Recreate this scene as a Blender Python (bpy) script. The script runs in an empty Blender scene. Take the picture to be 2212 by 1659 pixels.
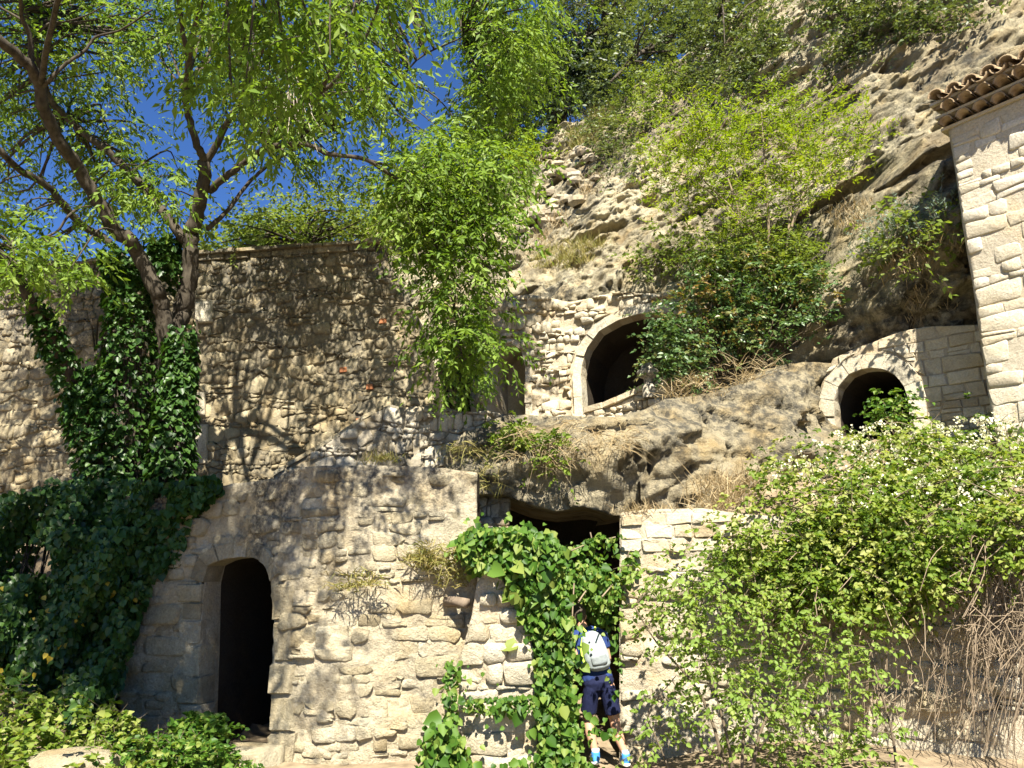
import bpy, math, random
import numpy as np
from mathutils import Vector, Matrix

random.seed(7)
RNG = np.random.default_rng(7)
SC = bpy.context.scene
COL = SC.collection

# ------------------------------------------------------------------ camera
CAM_Z = 1.75
PITCH = 13.0
ROLL = 0.9
FPX = 1736.0            # focal length in units of a 2212 px wide picture
PW, PH = 2212.0, 1659.0
cam_d = bpy.data.cameras.new('camera')
cam = bpy.data.objects.new('camera', cam_d)
COL.objects.link(cam)
cam_d.sensor_width = 36.0
cam_d.lens = 36.0 * FPX / PW
cam_d.clip_start = 0.05
cam_d.clip_end = 3000.0
CAM_M = (Matrix.Translation((0, 0, CAM_Z)) @ Matrix.Rotation(math.radians(90 + PITCH), 4, 'X')
         @ Matrix.Rotation(math.radians(-ROLL), 4, 'Z'))
cam.matrix_world = CAM_M
SC.camera = cam

# ------------------------------------------------------------------ sky and sun
SUN_EL = 48.0
SUN_H = (0.09, -0.996)          # horizontal direction towards the sun
world = bpy.data.worlds.new('World')
SC.world = world
world.use_nodes = True
wn = world.node_tree
for n in list(wn.nodes):
    wn.nodes.remove(n)
sky = wn.nodes.new('ShaderNodeTexSky')
sky.sky_type = 'NISHITA'
sky.sun_disc = False
sky.sun_elevation = math.radians(SUN_EL)
sky.sun_rotation = math.atan2(SUN_H[0], SUN_H[1])
sky.altitude = 1500
sky.air_density = 1.0
sky.dust_density = 0.0
sky.ozone_density = 6.0
bgn = wn.nodes.new('ShaderNodeBackground')
bgn.inputs['Strength'].default_value = 0.043
wout = wn.nodes.new('ShaderNodeOutputWorld')
tint = wn.nodes.new('ShaderNodeMix')          # deep blue of a dry southern sky
tint.data_type = 'RGBA'; tint.blend_type = 'MULTIPLY'
tint.inputs[0].default_value = 1.0
tint.inputs[7].default_value = (0.66, 0.90, 1.22, 1)
wn.links.new(sky.outputs[0], tint.inputs[6])
wn.links.new(tint.outputs[2], bgn.inputs['Color'])
wn.links.new(bgn.outputs[0], wout.inputs['Surface'])

sun_d = bpy.data.lights.new('sun', 'SUN')
sun_d.energy = 5.0
sun_d.angle = math.radians(0.53)
sun_d.color = (1.0, 0.935, 0.815)
sun_o = bpy.data.objects.new('sun', sun_d)
COL.objects.link(sun_o)
_el = math.radians(SUN_EL)
SUN_V = Vector((SUN_H[0] * math.cos(_el), SUN_H[1] * math.cos(_el), math.sin(_el))).normalized()
sun_o.rotation_euler = SUN_V.to_track_quat('Z', 'Y').to_euler()
sun_o.location = (0, 0, 30)

vs = SC.view_settings
vs.view_transform = 'Standard'
vs.look = 'None'
vs.exposure = 1.8
vs.gamma = 1.0
vs.use_curve_mapping = False
SC.cycles.max_bounces = 6
SC.cycles.diffuse_bounces = 2
SC.cycles.transmission_bounces = 3
SC.cycles.glossy_bounces = 2
SC.cycles.transparent_max_bounces = 4

# ------------------------------------------------------------------ helpers: projection
_R3 = np.array(CAM_M.to_3x3())

def ray(u, v):
    d = _R3 @ np.array([(u - PW / 2) / FPX, -(v - PH / 2) / FPX, -1.0])
    return d

def W(u, v, Y):
    """world point seen at (u, v) standing Y metres in front of the camera"""
    d = ray(u, v)
    return np.array([0, 0, CAM_Z]) + d * (Y / d[1])

def in_poly(pts, poly):
    pts = np.atleast_2d(pts)
    x, y = pts[:, 0], pts[:, 1]
    inside = np.zeros(len(pts), bool)
    n = len(poly)
    for i in range(n):
        x0, y0 = poly[i]
        x1, y1 = poly[(i + 1) % n]
        if y0 == y1:
            continue
        c = ((y0 > y) != (y1 > y)) & (x < (x1 - x0) * (y - y0) / (y1 - y0) + x0)
        inside ^= c
    return inside

def sample_poly(poly, n, rng=RNG):
    poly = np.array(poly, float)
    lo, hi = poly.min(0), poly.max(0)
    out = []
    tot = 0
    while tot < n:
        p = lo + (hi - lo) * rng.random((n * 2, 2))
        p = p[in_poly(p, poly)]
        out.append(p)
        tot += len(p)
    return np.vstack(out)[:n]

# ------------------------------------------------------------------ helpers: noise
def _hash(ix, iy, iz, seed):
    h = (ix.astype(np.int64) * 374761393 + iy.astype(np.int64) * 668265263 + iz.astype(np.int64) * 2147483647 + seed * 1274126177)
    h = (h ^ (h >> 13)) * 1274126177
    h = h ^ (h >> 16)
    return (h & 0xFFFFFF).astype(np.float64) / 0xFFFFFF

def vnoise(p, seed=0):
    p = np.asarray(p, float)
    i = np.floor(p).astype(np.int64)
    f = p - i
    f = f * f * f * (f * (f * 6 - 15) + 10)
    r = 0
    for dx in (0, 1):
        for dy in (0, 1):
            for dz in (0, 1):
                w = (f[:, 0] if dx else 1 - f[:, 0]) * (f[:, 1] if dy else 1 - f[:, 1]) * (f[:, 2] if dz else 1 - f[:, 2])
                r = r + w * _hash(i[:, 0] + dx, i[:, 1] + dy, i[:, 2] + dz, seed)
    return r * 2 - 1

def fbm(p, oct=4, seed=0, gain=0.5):
    p = np.asarray(p, float)
    a, s, t = 1.0, 0, 0
    for k in range(oct):
        s = s + a * vnoise(p * (2.03 ** k) + k * 17.3, seed + k)
        t += a
        a *= gain
    return s / t

def cellnoise(p, seed=0):
    """distance to the nearest and second feature point"""
    p = np.asarray(p, float)
    i = np.floor(p).astype(np.int64)
    d1 = np.full(len(p), 9.0)
    d2 = np.full(len(p), 9.0)
    idv = np.zeros(len(p))
    for dx in (-1, 0, 1):
        for dy in (-1, 0, 1):
            cx, cy = i[:, 0] + dx, i[:, 1] + dy
            z = np.zeros_like(cx)
            fx = cx + _hash(cx, cy, z, seed)
            fy = cy + _hash(cx, cy, z, seed + 1)
            d = np.hypot(p[:, 0] - fx, p[:, 1] - fy)
            near = d < d1
            d2 = np.where(near, d1, np.minimum(d2, d))
            idv = np.where(near, _hash(cx, cy, z, seed + 2), idv)
            d1 = np.minimum(d1, d)
    return d1, d2, idv

def sstep(a, b, x):
    t = np.clip((x - a) / (b - a), 0, 1)
    return t * t * (3 - 2 * t)

# ------------------------------------------------------------------ helpers: objects
def mesh_obj(name, verts, faces, mat=None, parent=None, smooth=True, rnd=None):
    me = bpy.data.meshes.new(name)
    if isinstance(faces, np.ndarray):
        n, k = faces.shape
        v = np.asarray(verts, np.float32)
        me.vertices.add(len(v))
        me.vertices.foreach_set('co', v.ravel())
        me.loops.add(n * k)
        me.loops.foreach_set('vertex_index', faces.astype(np.int32).ravel())
        me.polygons.add(n)
        me.polygons.foreach_set('loop_start', np.arange(0, n * k, k, dtype=np.int32))
        me.update(calc_edges=True)
    else:
        me.from_pydata([tuple(map(float, q)) for q in verts], [], [tuple(map(int, f)) for f in faces])
        me.update()
    if smooth:
        me.polygons.foreach_set('use_smooth', np.ones(len(me.polygons), bool))
    if rnd is not None:
        a = me.attributes.new('rnd', 'FLOAT', 'POINT')
        a.data.foreach_set('value', np.asarray(rnd, np.float32))
    o = bpy.data.objects.new(name, me)
    COL.objects.link(o)
    if mat is not None:
        me.materials.append(mat)
    if parent is not None:
        o.parent = parent
    return o

def tag(o, label=None, cat=None, group=None, kind=None):
    if label: o['label'] = label
    if cat: o['category'] = cat
    if group: o['group'] = group
    if kind: o['kind'] = kind
    return o

def thing(name, label, cat, loc=(0, 0, 0), group=None):
    o = bpy.data.objects.new(name, None)
    o.empty_display_size = 0.1
    COL.objects.link(o)
    o.location = tuple(map(float, loc))
    tag(o, label, cat, group)
    return o

def parent_keep(o, par):
    """parent to an empty without moving (empties carry translation only)"""
    o.parent = par
    o.matrix_parent_inverse = Matrix.Translation(par.location).inverted()
    return o

class MB:
    """collects vertices and faces of one mesh"""
    def __init__(s):
        s.v, s.f, s.r = [], [], []
    def add(s, v, f, rnd=0.5):
        b = len(s.v)
        s.v += [tuple(map(float, q)) for q in v]
        s.f += [tuple(int(i) + b for i in q) for q in f]
        s.r += [rnd] * len(v)
    def build(s, name, mat, parent=None, smooth=True):
        o = mesh_obj(name, s.v, s.f, mat, None, smooth, s.r)
        if parent is not None:
            parent_keep(o, parent)
        return o

def tube(mb, pts, radii, sides=8, rnd=0.5, wob=0.0, cap=True):
    pts = [np.asarray(p, float) for p in pts]
    n = len(pts)
    vs, fs = [], []
    up = np.array([0.13, 0.21, 0.97])
    prev = None
    for i in range(n):
        d = pts[min(i + 1, n - 1)] - pts[max(i - 1, 0)]
        d = d / (np.linalg.norm(d) + 1e-9)
        if prev is None:
            a = np.cross(d, up)
            if np.linalg.norm(a) < 0.1:
                a = np.cross(d, np.array([1, 0, 0]))
        else:
            a = prev - d * np.dot(prev, d)
        a = a / (np.linalg.norm(a) + 1e-9)
        prev = a
        b = np.cross(d, a)
        for k in range(sides):
            t = 2 * math.pi * k / sides
            rr = radii[i] * (1 + wob * (random.random() - 0.5))
            vs.append(pts[i] + a * math.cos(t) * rr + b * math.sin(t) * rr)
    for i in range(n - 1):
        for k in range(sides):
            k2 = (k + 1) % sides
            fs.append((i * sides + k, i * sides + k2, (i + 1) * sides + k2, (i + 1) * sides + k))
    if cap:
        fs.append(tuple(range(sides))[::-1])
        fs.append(tuple((n - 1) * sides + k for k in range(sides)))
    mb.add(vs, fs, rnd)

def smooth_path(pts, n=4):
    """Catmull-Rom through the points"""
    p = [np.asarray(q, float) for q in pts]
    if len(p) < 3:
        return p
    q = [2 * p[0] - p[1]] + p + [2 * p[-1] - p[-2]]
    out = []
    for i in range(1, len(q) - 2):
        for k in range(n):
            t = k / n
            out.append(0.5 * ((2 * q[i]) + (-q[i - 1] + q[i + 1]) * t + (2 * q[i - 1] - 5 * q[i] + 4 * q[i + 1] - q[i + 2]) * t * t
                              + (-q[i - 1] + 3 * q[i] - 3 * q[i + 1] + q[i + 2]) * t ** 3))
    out.append(p[-1])
    return out

# ------------------------------------------------------------------ materials
def new_mat(name):
    m = bpy.data.materials.new(name)
    m.use_nodes = True
    nt = m.node_tree
    for n in list(nt.nodes):
        nt.nodes.remove(n)
    out = nt.nodes.new('ShaderNodeOutputMaterial')
    return m, nt, out

def N(nt, typ, **kw):
    n = nt.nodes.new(typ)
    for k, v in kw.items():
        if k.startswith('i_'):
            n.inputs[k[2:]].default_value = v
        else:
            setattr(n, k, v)
    return n

def ramp(nt, stops):
    r = nt.nodes.new('ShaderNodeValToRGB')
    e = r.color_ramp.elements
    while len(e) > 1:
        e.remove(e[-1])
    e[0].position = stops[0][0]
    e[0].color = (*stops[0][1], 1)
    for p, c in stops[1:]:
        q = e.new(p)
        q.color = (*c, 1)
    return r

def g3(x):
    return (x, x, x)

def mat_stone(name, cols, lichen=0.3, lich_col=(0.075, 0.072, 0.062), bump=0.5, rough=0.92, streak=1.0, bscale=18.0, lscale=1.3, ochre=0.25, mscale=22.0, mlo=0.15, mhi=0.92, bdist=0.05, crest=None):
    m, nt, out = new_mat(name)
    L = nt.links.new
    geo = N(nt, 'ShaderNodeNewGeometry')
    att = N(nt, 'ShaderNodeAttribute', attribute_name='rnd')
    n1 = N(nt, 'ShaderNodeTexNoise', i_Scale=5.0, i_Detail=6.0, i_Roughness=0.65)
    L(geo.outputs['Position'], n1.inputs['Vector'])
    mx = N(nt, 'ShaderNodeMath', operation='MULTIPLY_ADD')
    mx.inputs[1].default_value = 0.6
    L(n1.outputs['Fac'], mx.inputs[0])
    sc = N(nt, 'ShaderNodeMath', operation='MULTIPLY_ADD')
    sc.inputs[1].default_value = 0.75
    sc.inputs[2].default_value = -0.17
    L(att.outputs['Fac'], sc.inputs[0])
    L(sc.outputs[0], mx.inputs[2])
    k = len(cols)
    r = ramp(nt, [(i / (k - 1) * 0.8 + 0.1, c) for i, c in enumerate(cols)])
    L(mx.outputs[0], r.inputs[0])
    # fine grain
    n2 = N(nt, 'ShaderNodeTexNoise', i_Scale=45.0, i_Detail=5.0, i_Roughness=0.7)
    L(geo.outputs['Position'], n2.inputs['Vector'])
    gr = ramp(nt, [(0.3, g3(0.72)), (0.7, g3(1.15))])
    L(n2.outputs['Fac'], gr.inputs[0])
    mul = N(nt, 'ShaderNodeMix', data_type='RGBA', blend_type='MULTIPLY')
    mul.inputs[0].default_value = 1.0
    L(r.outputs[0], mul.inputs[6]); L(gr.outputs[0], mul.inputs[7])
    # lichen and damp staining with a shape of its own
    mp = N(nt, 'ShaderNodeMapping')
    mp.inputs['Scale'].default_value = (1, 1, 1 / streak)
    L(geo.outputs['Position'], mp.inputs[0])
    n3 = N(nt, 'ShaderNodeTexNoise', i_Scale=lscale, i_Detail=9.0, i_Roughness=0.68)
    L(mp.outputs[0], n3.inputs['Vector'])
    lr = ramp(nt, [(0.62 - lichen * 0.4, g3(0.0)), (0.78 - lichen * 0.4, g3(1.0))])
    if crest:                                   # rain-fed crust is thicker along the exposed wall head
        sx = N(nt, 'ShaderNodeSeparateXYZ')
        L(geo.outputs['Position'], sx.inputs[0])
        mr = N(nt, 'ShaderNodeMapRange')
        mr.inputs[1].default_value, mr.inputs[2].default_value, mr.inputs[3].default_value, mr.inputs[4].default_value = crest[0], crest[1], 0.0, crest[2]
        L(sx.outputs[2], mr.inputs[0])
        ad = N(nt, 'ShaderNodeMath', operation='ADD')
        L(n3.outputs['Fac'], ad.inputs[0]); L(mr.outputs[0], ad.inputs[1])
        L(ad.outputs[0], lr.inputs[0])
    else:
        L(n3.outputs['Fac'], lr.inputs[0])
    n4 = N(nt, 'ShaderNodeTexNoise', i_Scale=mscale, i_Detail=6.0, i_Roughness=0.68)
    L(geo.outputs['Position'], n4.inputs['Vector'])
    lr2 = ramp(nt, [(0.40, g3(mlo)), (0.58, g3(mhi))])
    L(n4.outputs['Fac'], lr2.inputs[0])
    lm = N(nt, 'ShaderNodeMath', operation='MULTIPLY')
    L(lr.outputs[0], lm.inputs[0]); L(lr2.outputs[0], lm.inputs[1])
    mixl = N(nt, 'ShaderNodeMix', data_type='RGBA')
    L(lm.outputs[0], mixl.inputs[0]); L(mul.outputs[2], mixl.inputs[6])
    mixl.inputs[7].default_value = (*lich_col, 1)
    # ochre bloom
    n5 = N(nt, 'ShaderNodeTexNoise', i_Scale=2.3, i_Detail=5.0)
    off = N(nt, 'ShaderNodeVectorMath', operation='ADD')
    off.inputs[1].default_value = (7.1, 3.3, 9.7)
    L(geo.outputs['Position'], off.inputs[0]); L(off.outputs[0], n5.inputs['Vector'])
    orr = ramp(nt, [(0.5, g3(0.0)), (0.72, g3(ochre * 2.2))])
    L(n5.outputs['Fac'], orr.inputs[0])
    mixo = N(nt, 'ShaderNodeMix', data_type='RGBA', blend_type='MULTIPLY')
    L(orr.outputs[0], mixo.inputs[0]); L(mixl.outputs[2], mixo.inputs[6])
    mixo.inputs[7].default_value = (0.95, 0.78, 0.5, 1)
    bs = N(nt, 'ShaderNodeBsdfPrincipled', i_Roughness=rough)
    bs.inputs['Specular IOR Level'].default_value = 0.15
    L(mixo.outputs[2], bs.inputs['Base Color'])
    n6 = N(nt, 'ShaderNodeTexNoise', i_Scale=bscale, i_Detail=8.0, i_Roughness=0.72)
    L(geo.outputs['Position'], n6.inputs['Vector'])
    bp = N(nt, 'ShaderNodeBump', i_Strength=bump, i_Distance=bdist)
    L(n6.outputs['Fac'], bp.inputs['Height'])
    L(bp.outputs[0], bs.inputs['Normal'])
    L(bs.outputs[0], out.inputs[0])
    return m

def mat_leaf(name, cols, trans=0.45, rough=0.45, spec=0.35, tcol=None):
    m, nt, out = new_mat(name)
    L = nt.links.new
    att = N(nt, 'ShaderNodeAttribute', attribute_name='rnd')
    k = len(cols)
    r = ramp(nt, [(i / max(1, k - 1), c) for i, c in enumerate(cols)])
    L(att.outputs['Fac'], r.inputs[0])
    bs = N(nt, 'ShaderNodeBsdfPrincipled', i_Roughness=rough)
    bs.inputs['Specular IOR Level'].default_value = spec
    L(r.outputs[0], bs.inputs['Base Color'])
    tr = N(nt, 'ShaderNodeBsdfTranslucent')
    tm = N(nt, 'ShaderNodeMix', data_type='RGBA', blend_type='MULTIPLY')
    tm.inputs[0].default_value = 1.0
    tm.inputs[7].default_value = (*(tcol or (1.5, 1.5, 0.55)), 1)
    L(r.outputs[0], tm.inputs[6])
    L(tm.outputs[2], tr.inputs['Color'])
    mix = N(nt, 'ShaderNodeMixShader')
    mix.inputs[0].default_value = trans
    L(bs.outputs[0], mix.inputs[1]); L(tr.outputs[0], mix.inputs[2])
    L(mix.outputs[0], out.inputs[0])
    return m

def mat_simple(name, c, rough=0.8, spec=0.2, var=0.25, scale=12.0, bump=0.3, c2=None, stretch=1.0):
    m, nt, out = new_mat(name)
    L = nt.links.new
    geo = N(nt, 'ShaderNodeNewGeometry')
    mp = N(nt, 'ShaderNodeMapping')
    mp.inputs['Scale'].default_value = (1, 1, 1 / stretch)
    L(geo.outputs['Position'], mp.inputs[0])
    n1 = N(nt, 'ShaderNodeTexNoise', i_Scale=scale, i_Detail=6.0, i_Roughness=0.65)
    L(mp.outputs[0], n1.inputs['Vector'])
    c2 = c2 or tuple(x * (1 + var * 1.5) for x in c)
    r = ramp(nt, [(0.3, tuple(x * (1 - var) for x in c)), (0.7, c2)])
    L(n1.outputs['Fac'], r.inputs[0])
    bs = N(nt, 'ShaderNodeBsdfPrincipled', i_Roughness=rough)
    bs.inputs['Specular IOR Level'].default_value = spec
    L(r.outputs[0], bs.inputs['Base Color'])
    bp = N(nt, 'ShaderNodeBump', i_Strength=bump, i_Distance=0.02)
    L(n1.outputs['Fac'], bp.inputs['Height'])
    L(bp.outputs[0], bs.inputs['Normal'])
    L(bs.outputs[0], out.inputs[0])
    return m

M = {}
CREAM = [(0.27, 0.225, 0.14), (0.40, 0.345, 0.225), (0.48, 0.425, 0.295), (0.37, 0.315, 0.205), (0.51, 0.465, 0.345)]
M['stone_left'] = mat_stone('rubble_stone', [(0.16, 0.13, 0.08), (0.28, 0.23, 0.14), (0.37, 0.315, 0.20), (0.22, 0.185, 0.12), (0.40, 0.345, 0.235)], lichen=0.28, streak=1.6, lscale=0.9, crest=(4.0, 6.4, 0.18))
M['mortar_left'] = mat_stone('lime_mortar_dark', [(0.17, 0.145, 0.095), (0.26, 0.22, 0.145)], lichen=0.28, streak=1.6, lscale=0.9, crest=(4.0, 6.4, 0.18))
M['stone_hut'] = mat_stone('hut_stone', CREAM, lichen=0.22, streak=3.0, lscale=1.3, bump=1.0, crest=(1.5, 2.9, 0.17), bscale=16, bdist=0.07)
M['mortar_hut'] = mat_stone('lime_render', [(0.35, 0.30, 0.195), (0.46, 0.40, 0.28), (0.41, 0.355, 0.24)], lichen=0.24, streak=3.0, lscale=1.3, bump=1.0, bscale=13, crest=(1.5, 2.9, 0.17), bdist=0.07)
M['stone_par'] = mat_stone('parapet_stone', [(0.25, 0.22, 0.165), (0.37, 0.33, 0.25), (0.46, 0.415, 0.325), (0.31, 0.275, 0.21)], lichen=0.40, streak=1.2, lscale=1.6)
M['mortar_par'] = mat_stone('parapet_mortar', [(0.19, 0.16, 0.11), (0.28, 0.24, 0.165)], lichen=0.42, lscale=1.6)
M['stone_fac'] = mat_stone('facade_stone', [(0.36, 0.30, 0.20), (0.45, 0.39, 0.275), (0.52, 0.465, 0.345), (0.42, 0.36, 0.25)], lichen=0.10, bump=0.6)
M['mortar_fac'] = mat_stone('facade_mortar', [(0.33, 0.275, 0.19), (0.43, 0.37, 0.265)], lichen=0.12, bump=0.8, bscale=9)
M['dressed'] = mat_stone('dressed_limestone', [(0.41, 0.365, 0.265), (0.52, 0.475, 0.365), (0.46, 0.41, 0.305)], lichen=0.16, bump=0.6, ochre=0.2, bscale=16)
M['tower'] = mat_stone('tower_stone', [(0.45, 0.395, 0.285), (0.53, 0.475, 0.36), (0.57, 0.52, 0.41), (0.48, 0.42, 0.30)], lichen=0.03, bump=0.5, ochre=0.15)
M['tower_mortar'] = mat_stone('tower_mortar', [(0.42, 0.37, 0.27), (0.52, 0.46, 0.35)], lichen=0.04, bump=0.6)
M['cliff'] = mat_stone('weathered_rock', [(0.25, 0.205, 0.13), (0.38, 0.33, 0.21), (0.49, 0.435, 0.295), (0.32, 0.275, 0.18)], lichen=0.48, lich_col=(0.06, 0.056, 0.044), bump=1.0, bscale=5.0, lscale=0.6, ochre=0.25, mscale=5.5, mlo=0.05, mhi=0.97, bdist=0.16)
M['bank'] = mat_stone('tufa_rock', [(0.27, 0.23, 0.15), (0.40, 0.345, 0.225), (0.34, 0.295, 0.195)], lichen=0.46, lich_col=(0.085, 0.08, 0.066), bump=1.0, bscale=9.0, lscale=1.1, ochre=0.35, mscale=8.0, mlo=0.1, mhi=0.95, bdist=0.14, crest=(3.0, 4.0, 0.14))
M['soil'] = mat_simple('dry_soil', (0.20, 0.155, 0.10), 0.95, 0.1, 0.35, 6.0, 0.8)
M['interior'] = mat_stone('shade_dark_stone', [(0.035, 0.028, 0.020), (0.06, 0.048, 0.034)], lichen=0.3, lich_col=(0.02, 0.018, 0.015), bump=0.6)  # near-black colour stands in for the deep shade inside openings and cave
M['bark'] = mat_simple('grey_bark', (0.042, 0.034, 0.025), 0.95, 0.1, 0.4, 14.0, 0.9, c2=(0.095, 0.08, 0.06), stretch=4.0)
M['twig'] = mat_simple('dry_twig', (0.20, 0.155, 0.105), 0.9, 0.1, 0.3, 9.0, 0.2)
M['twig_dark'] = mat_simple('brown_twig', (0.10, 0.078, 0.052), 0.9, 0.1, 0.3, 9.0, 0.2)
M['straw'] = mat_leaf('dry_straw', [(0.20, 0.14, 0.075), (0.33, 0.25, 0.13), (0.43, 0.35, 0.21), (0.27, 0.21, 0.13)], 0.3, 0.7, 0.15, (1.1, 1.0, 0.7))
M['straw_green'] = mat_leaf('half_dry_grass', [(0.30, 0.235, 0.10), (0.28, 0.25, 0.085), (0.17, 0.20, 0.05)], 0.35, 0.7, 0.15, (1.1, 1.1, 0.6))
M['leaf_big'] = mat_leaf('ash_leaf', [(0.05, 0.095, 0.010), (0.10, 0.17, 0.020), (0.155, 0.235, 0.036), (0.225, 0.30, 0.07)], 0.42, 0.5, 0.2)
M['leaf_oak'] = mat_leaf('evergreen_oak_leaf', [(0.05, 0.075, 0.022), (0.09, 0.12, 0.035), (0.15, 0.18, 0.06)], 0.3)
M['leaf_pine'] = mat_leaf('dark_needle', [(0.02, 0.036, 0.016), (0.042, 0.062, 0.026)], 0.2)
M['leaf_young'] = mat_leaf('young_yellow_green_leaf', [(0.11, 0.175, 0.006), (0.18, 0.25, 0.012), (0.255, 0.30, 0.03)], 0.42, 0.5, 0.2)
M['leaf_shrub'] = mat_leaf('shrub_leaf', [(0.04, 0.085, 0.022), (0.07, 0.13, 0.042), (0.11, 0.165, 0.055), (0.20, 0.13, 0.045)], 0.3, 0.4, 0.4)
M['leaf_bank'] = mat_leaf('climber_leaf', [(0.055, 0.10, 0.010), (0.12, 0.185, 0.022), (0.19, 0.245, 0.042), (0.29, 0.31, 0.10)], 0.42, 0.5, 0.2)
M['leaf_vine'] = mat_leaf('vine_leaf', [(0.025, 0.07, 0.007), (0.055, 0.125, 0.014), (0.10, 0.18, 0.026), (0.19, 0.235, 0.05)], 0.36, 0.5, 0.25)
M['leaf_ivy'] = mat_leaf('ivy_leaf', [(0.016, 0.046, 0.008), (0.03, 0.075, 0.012), (0.06, 0.115, 0.022)], 0.25, 0.42, 0.3)
M['leaf_blue'] = mat_leaf('blue_grey_leaf', [(0.10, 0.15, 0.11), (0.16, 0.21, 0.16)], 0.25)
M['leaf_yellow'] = mat_leaf('yellowed_leaf', [(0.40, 0.28, 0.02), (0.50, 0.40, 0.06)], 0.4)
M['flower'] = mat_leaf('cream_flower', [(0.62, 0.60, 0.40), (0.75, 0.73, 0.55)], 0.35, 0.7, 0.1, (1.1, 1.1, 0.9))
M['red'] = mat_leaf('red_berry', [(0.35, 0.05, 0.02), (0.40, 0.10, 0.03)], 0.2)
M['tile'] = mat_simple('terracotta', (0.21, 0.14, 0.08), 0.95, 0.1, 0.35, 7.0, 0.5, c2=(0.36, 0.275, 0.17))
M['skin'] = mat_simple('skin', (0.42, 0.235, 0.15), 0.55, 0.3, 0.06, 20, 0.05)
M['hair'] = mat_simple('dark_hair', (0.05, 0.036, 0.024), 0.6, 0.3, 0.3, 60, 0.5)
M['navy'] = mat_simple('navy_fabric', (0.018, 0.035, 0.12), 0.85, 0.15, 0.2, 30, 0.3)
M['navy_shorts'] = mat_simple('dark_navy_fabric', (0.010, 0.013, 0.040), 0.85, 0.15, 0.2, 30, 0.3)
M['pack'] = mat_simple('white_nylon', (0.27, 0.305, 0.31), 0.6, 0.3, 0.1, 25, 0.3)
M['lime'] = mat_simple('lime_strap', (0.42, 0.62, 0.08), 0.6, 0.3, 0.1, 25, 0.2)
M['shoe_blue'] = mat_simple('blue_shoe', (0.05, 0.22, 0.55), 0.6, 0.3, 0.1, 25, 0.2)
M['shoe_white'] = mat_simple('white_sole', (0.65, 0.65, 0.63), 0.6, 0.3, 0.1, 25, 0.1)
M['wood'] = mat_simple('weathered_wood', (0.16, 0.125, 0.09), 0.9, 0.1, 0.3, 8.0, 0.5)

# ------------------------------------------------------------------ walls of stones
class Wall:
    """a masonry face that follows a plan line; (r, z) are metres along it and up"""
    def __init__(s, plan_px, roundness=0, depth_noise=0.03, seed=1, nscale=1.2, batter=0.0, extra=None):
        pl = [W(u, 829, Y)[:2] for (u, Y) in plan_px]
        pl = [np.array(p) for p in pl]
        for _ in range(roundness):
            q = [pl[0]]
            for a, b in zip(pl[:-1], pl[1:]):
                q += [a * 0.75 + b * 0.25, a * 0.25 + b * 0.75]
            q.append(pl[-1])
            pl = q
        s.pl = np.array(pl)
        seg = np.diff(s.pl, axis=0)
        s.sl = np.hypot(seg[:, 0], seg[:, 1])
        s.cum = np.concatenate([[0], np.cumsum(s.sl)])
        s.dirs = seg / s.sl[:, None]
        s.dn, s.seed, s.ns, s.batter, s.extra = depth_noise, seed, nscale, batter, extra
    def rz(s, u, v):
        d = ray(u, v)
        best = None
        for i in range(len(s.sl)):
            p, e = s.pl[i], s.pl[i + 1] - s.pl[i]
            den = d[0] * e[1] - d[1] * e[0]
            if abs(den) < 1e-9:
                continue
            t = (p[0] * e[1] - p[1] * e[0]) / den
            k = (p[0] * d[1] - p[1] * d[0]) / den
            lo = -1e9 if i == 0 else -1e-6
            hi = 1e9 if i == len(s.sl) - 1 else 1 + 1e-6
            if t > 0 and lo <= k <= hi:
                r = s.cum[i] + k * s.sl[i]
                if best is None or t < best[0]:
                    best = (t, r, CAM_Z + d[2] * t)
        return best[1], best[2]
    def poly(s, px):
        return np.array([s.rz(u, v) for u, v in px])
    def disp(s, r, z):
        p = np.stack([np.asarray(r) * s.ns, np.asarray(z) * s.ns, np.full(np.shape(r), s.seed * 3.7)], -1)
        d = fbm(p, 4, s.seed) * s.dn
        if s.extra is not None:
            d = d + s.extra(np.asarray(r), np.asarray(z))
        return d
    def pos(s, r, z, d):
        r, z, d = (np.atleast_1d(np.asarray(q, float)) for q in (r, z, d))
        i = np.clip(np.searchsorted(s.cum, r) - 1, 0, len(s.sl) - 1)
        t = r - s.cum[i]
        # smooth normals along the plan
        dirs = s.dirs
        mid = (s.cum[:-1] + s.cum[1:]) / 2
        if len(mid) > 1:
            dx = np.interp(r, mid, dirs[:, 0]); dy = np.interp(r, mid, dirs[:, 1])
            l = np.hypot(dx, dy); dx, dy = dx / l, dy / l
        else:
            dx = np.full(len(r), dirs[0, 0]); dy = np.full(len(r), dirs[0, 1])
        x = s.pl[i, 0] + dirs[i, 0] * t
        y = s.pl[i, 1] + dirs[i, 1] * t
        nx, ny = dy, -dx                     # towards the viewer when the plan runs left to right
        dd = d - s.batter * z
        return np.stack([x + nx * dd, y + ny * dd, z], -1)

def near_on_poly(p, poly):
    """nearest point of a closed outline for each p"""
    best = np.full(len(p), 1e9)
    out = p.copy()
    n = len(poly)
    for i in range(n):
        a, b = poly[i], poly[(i + 1) % n]
        e = b - a
        t = np.clip(((p - a) @ e) / (e @ e + 1e-12), 0, 1)
        q = a + t[:, None] * e
        d = np.hypot(*(p - q).T)
        m = d < best
        best[m] = d[m]; out[m] = q[m]
    return out, best

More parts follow.
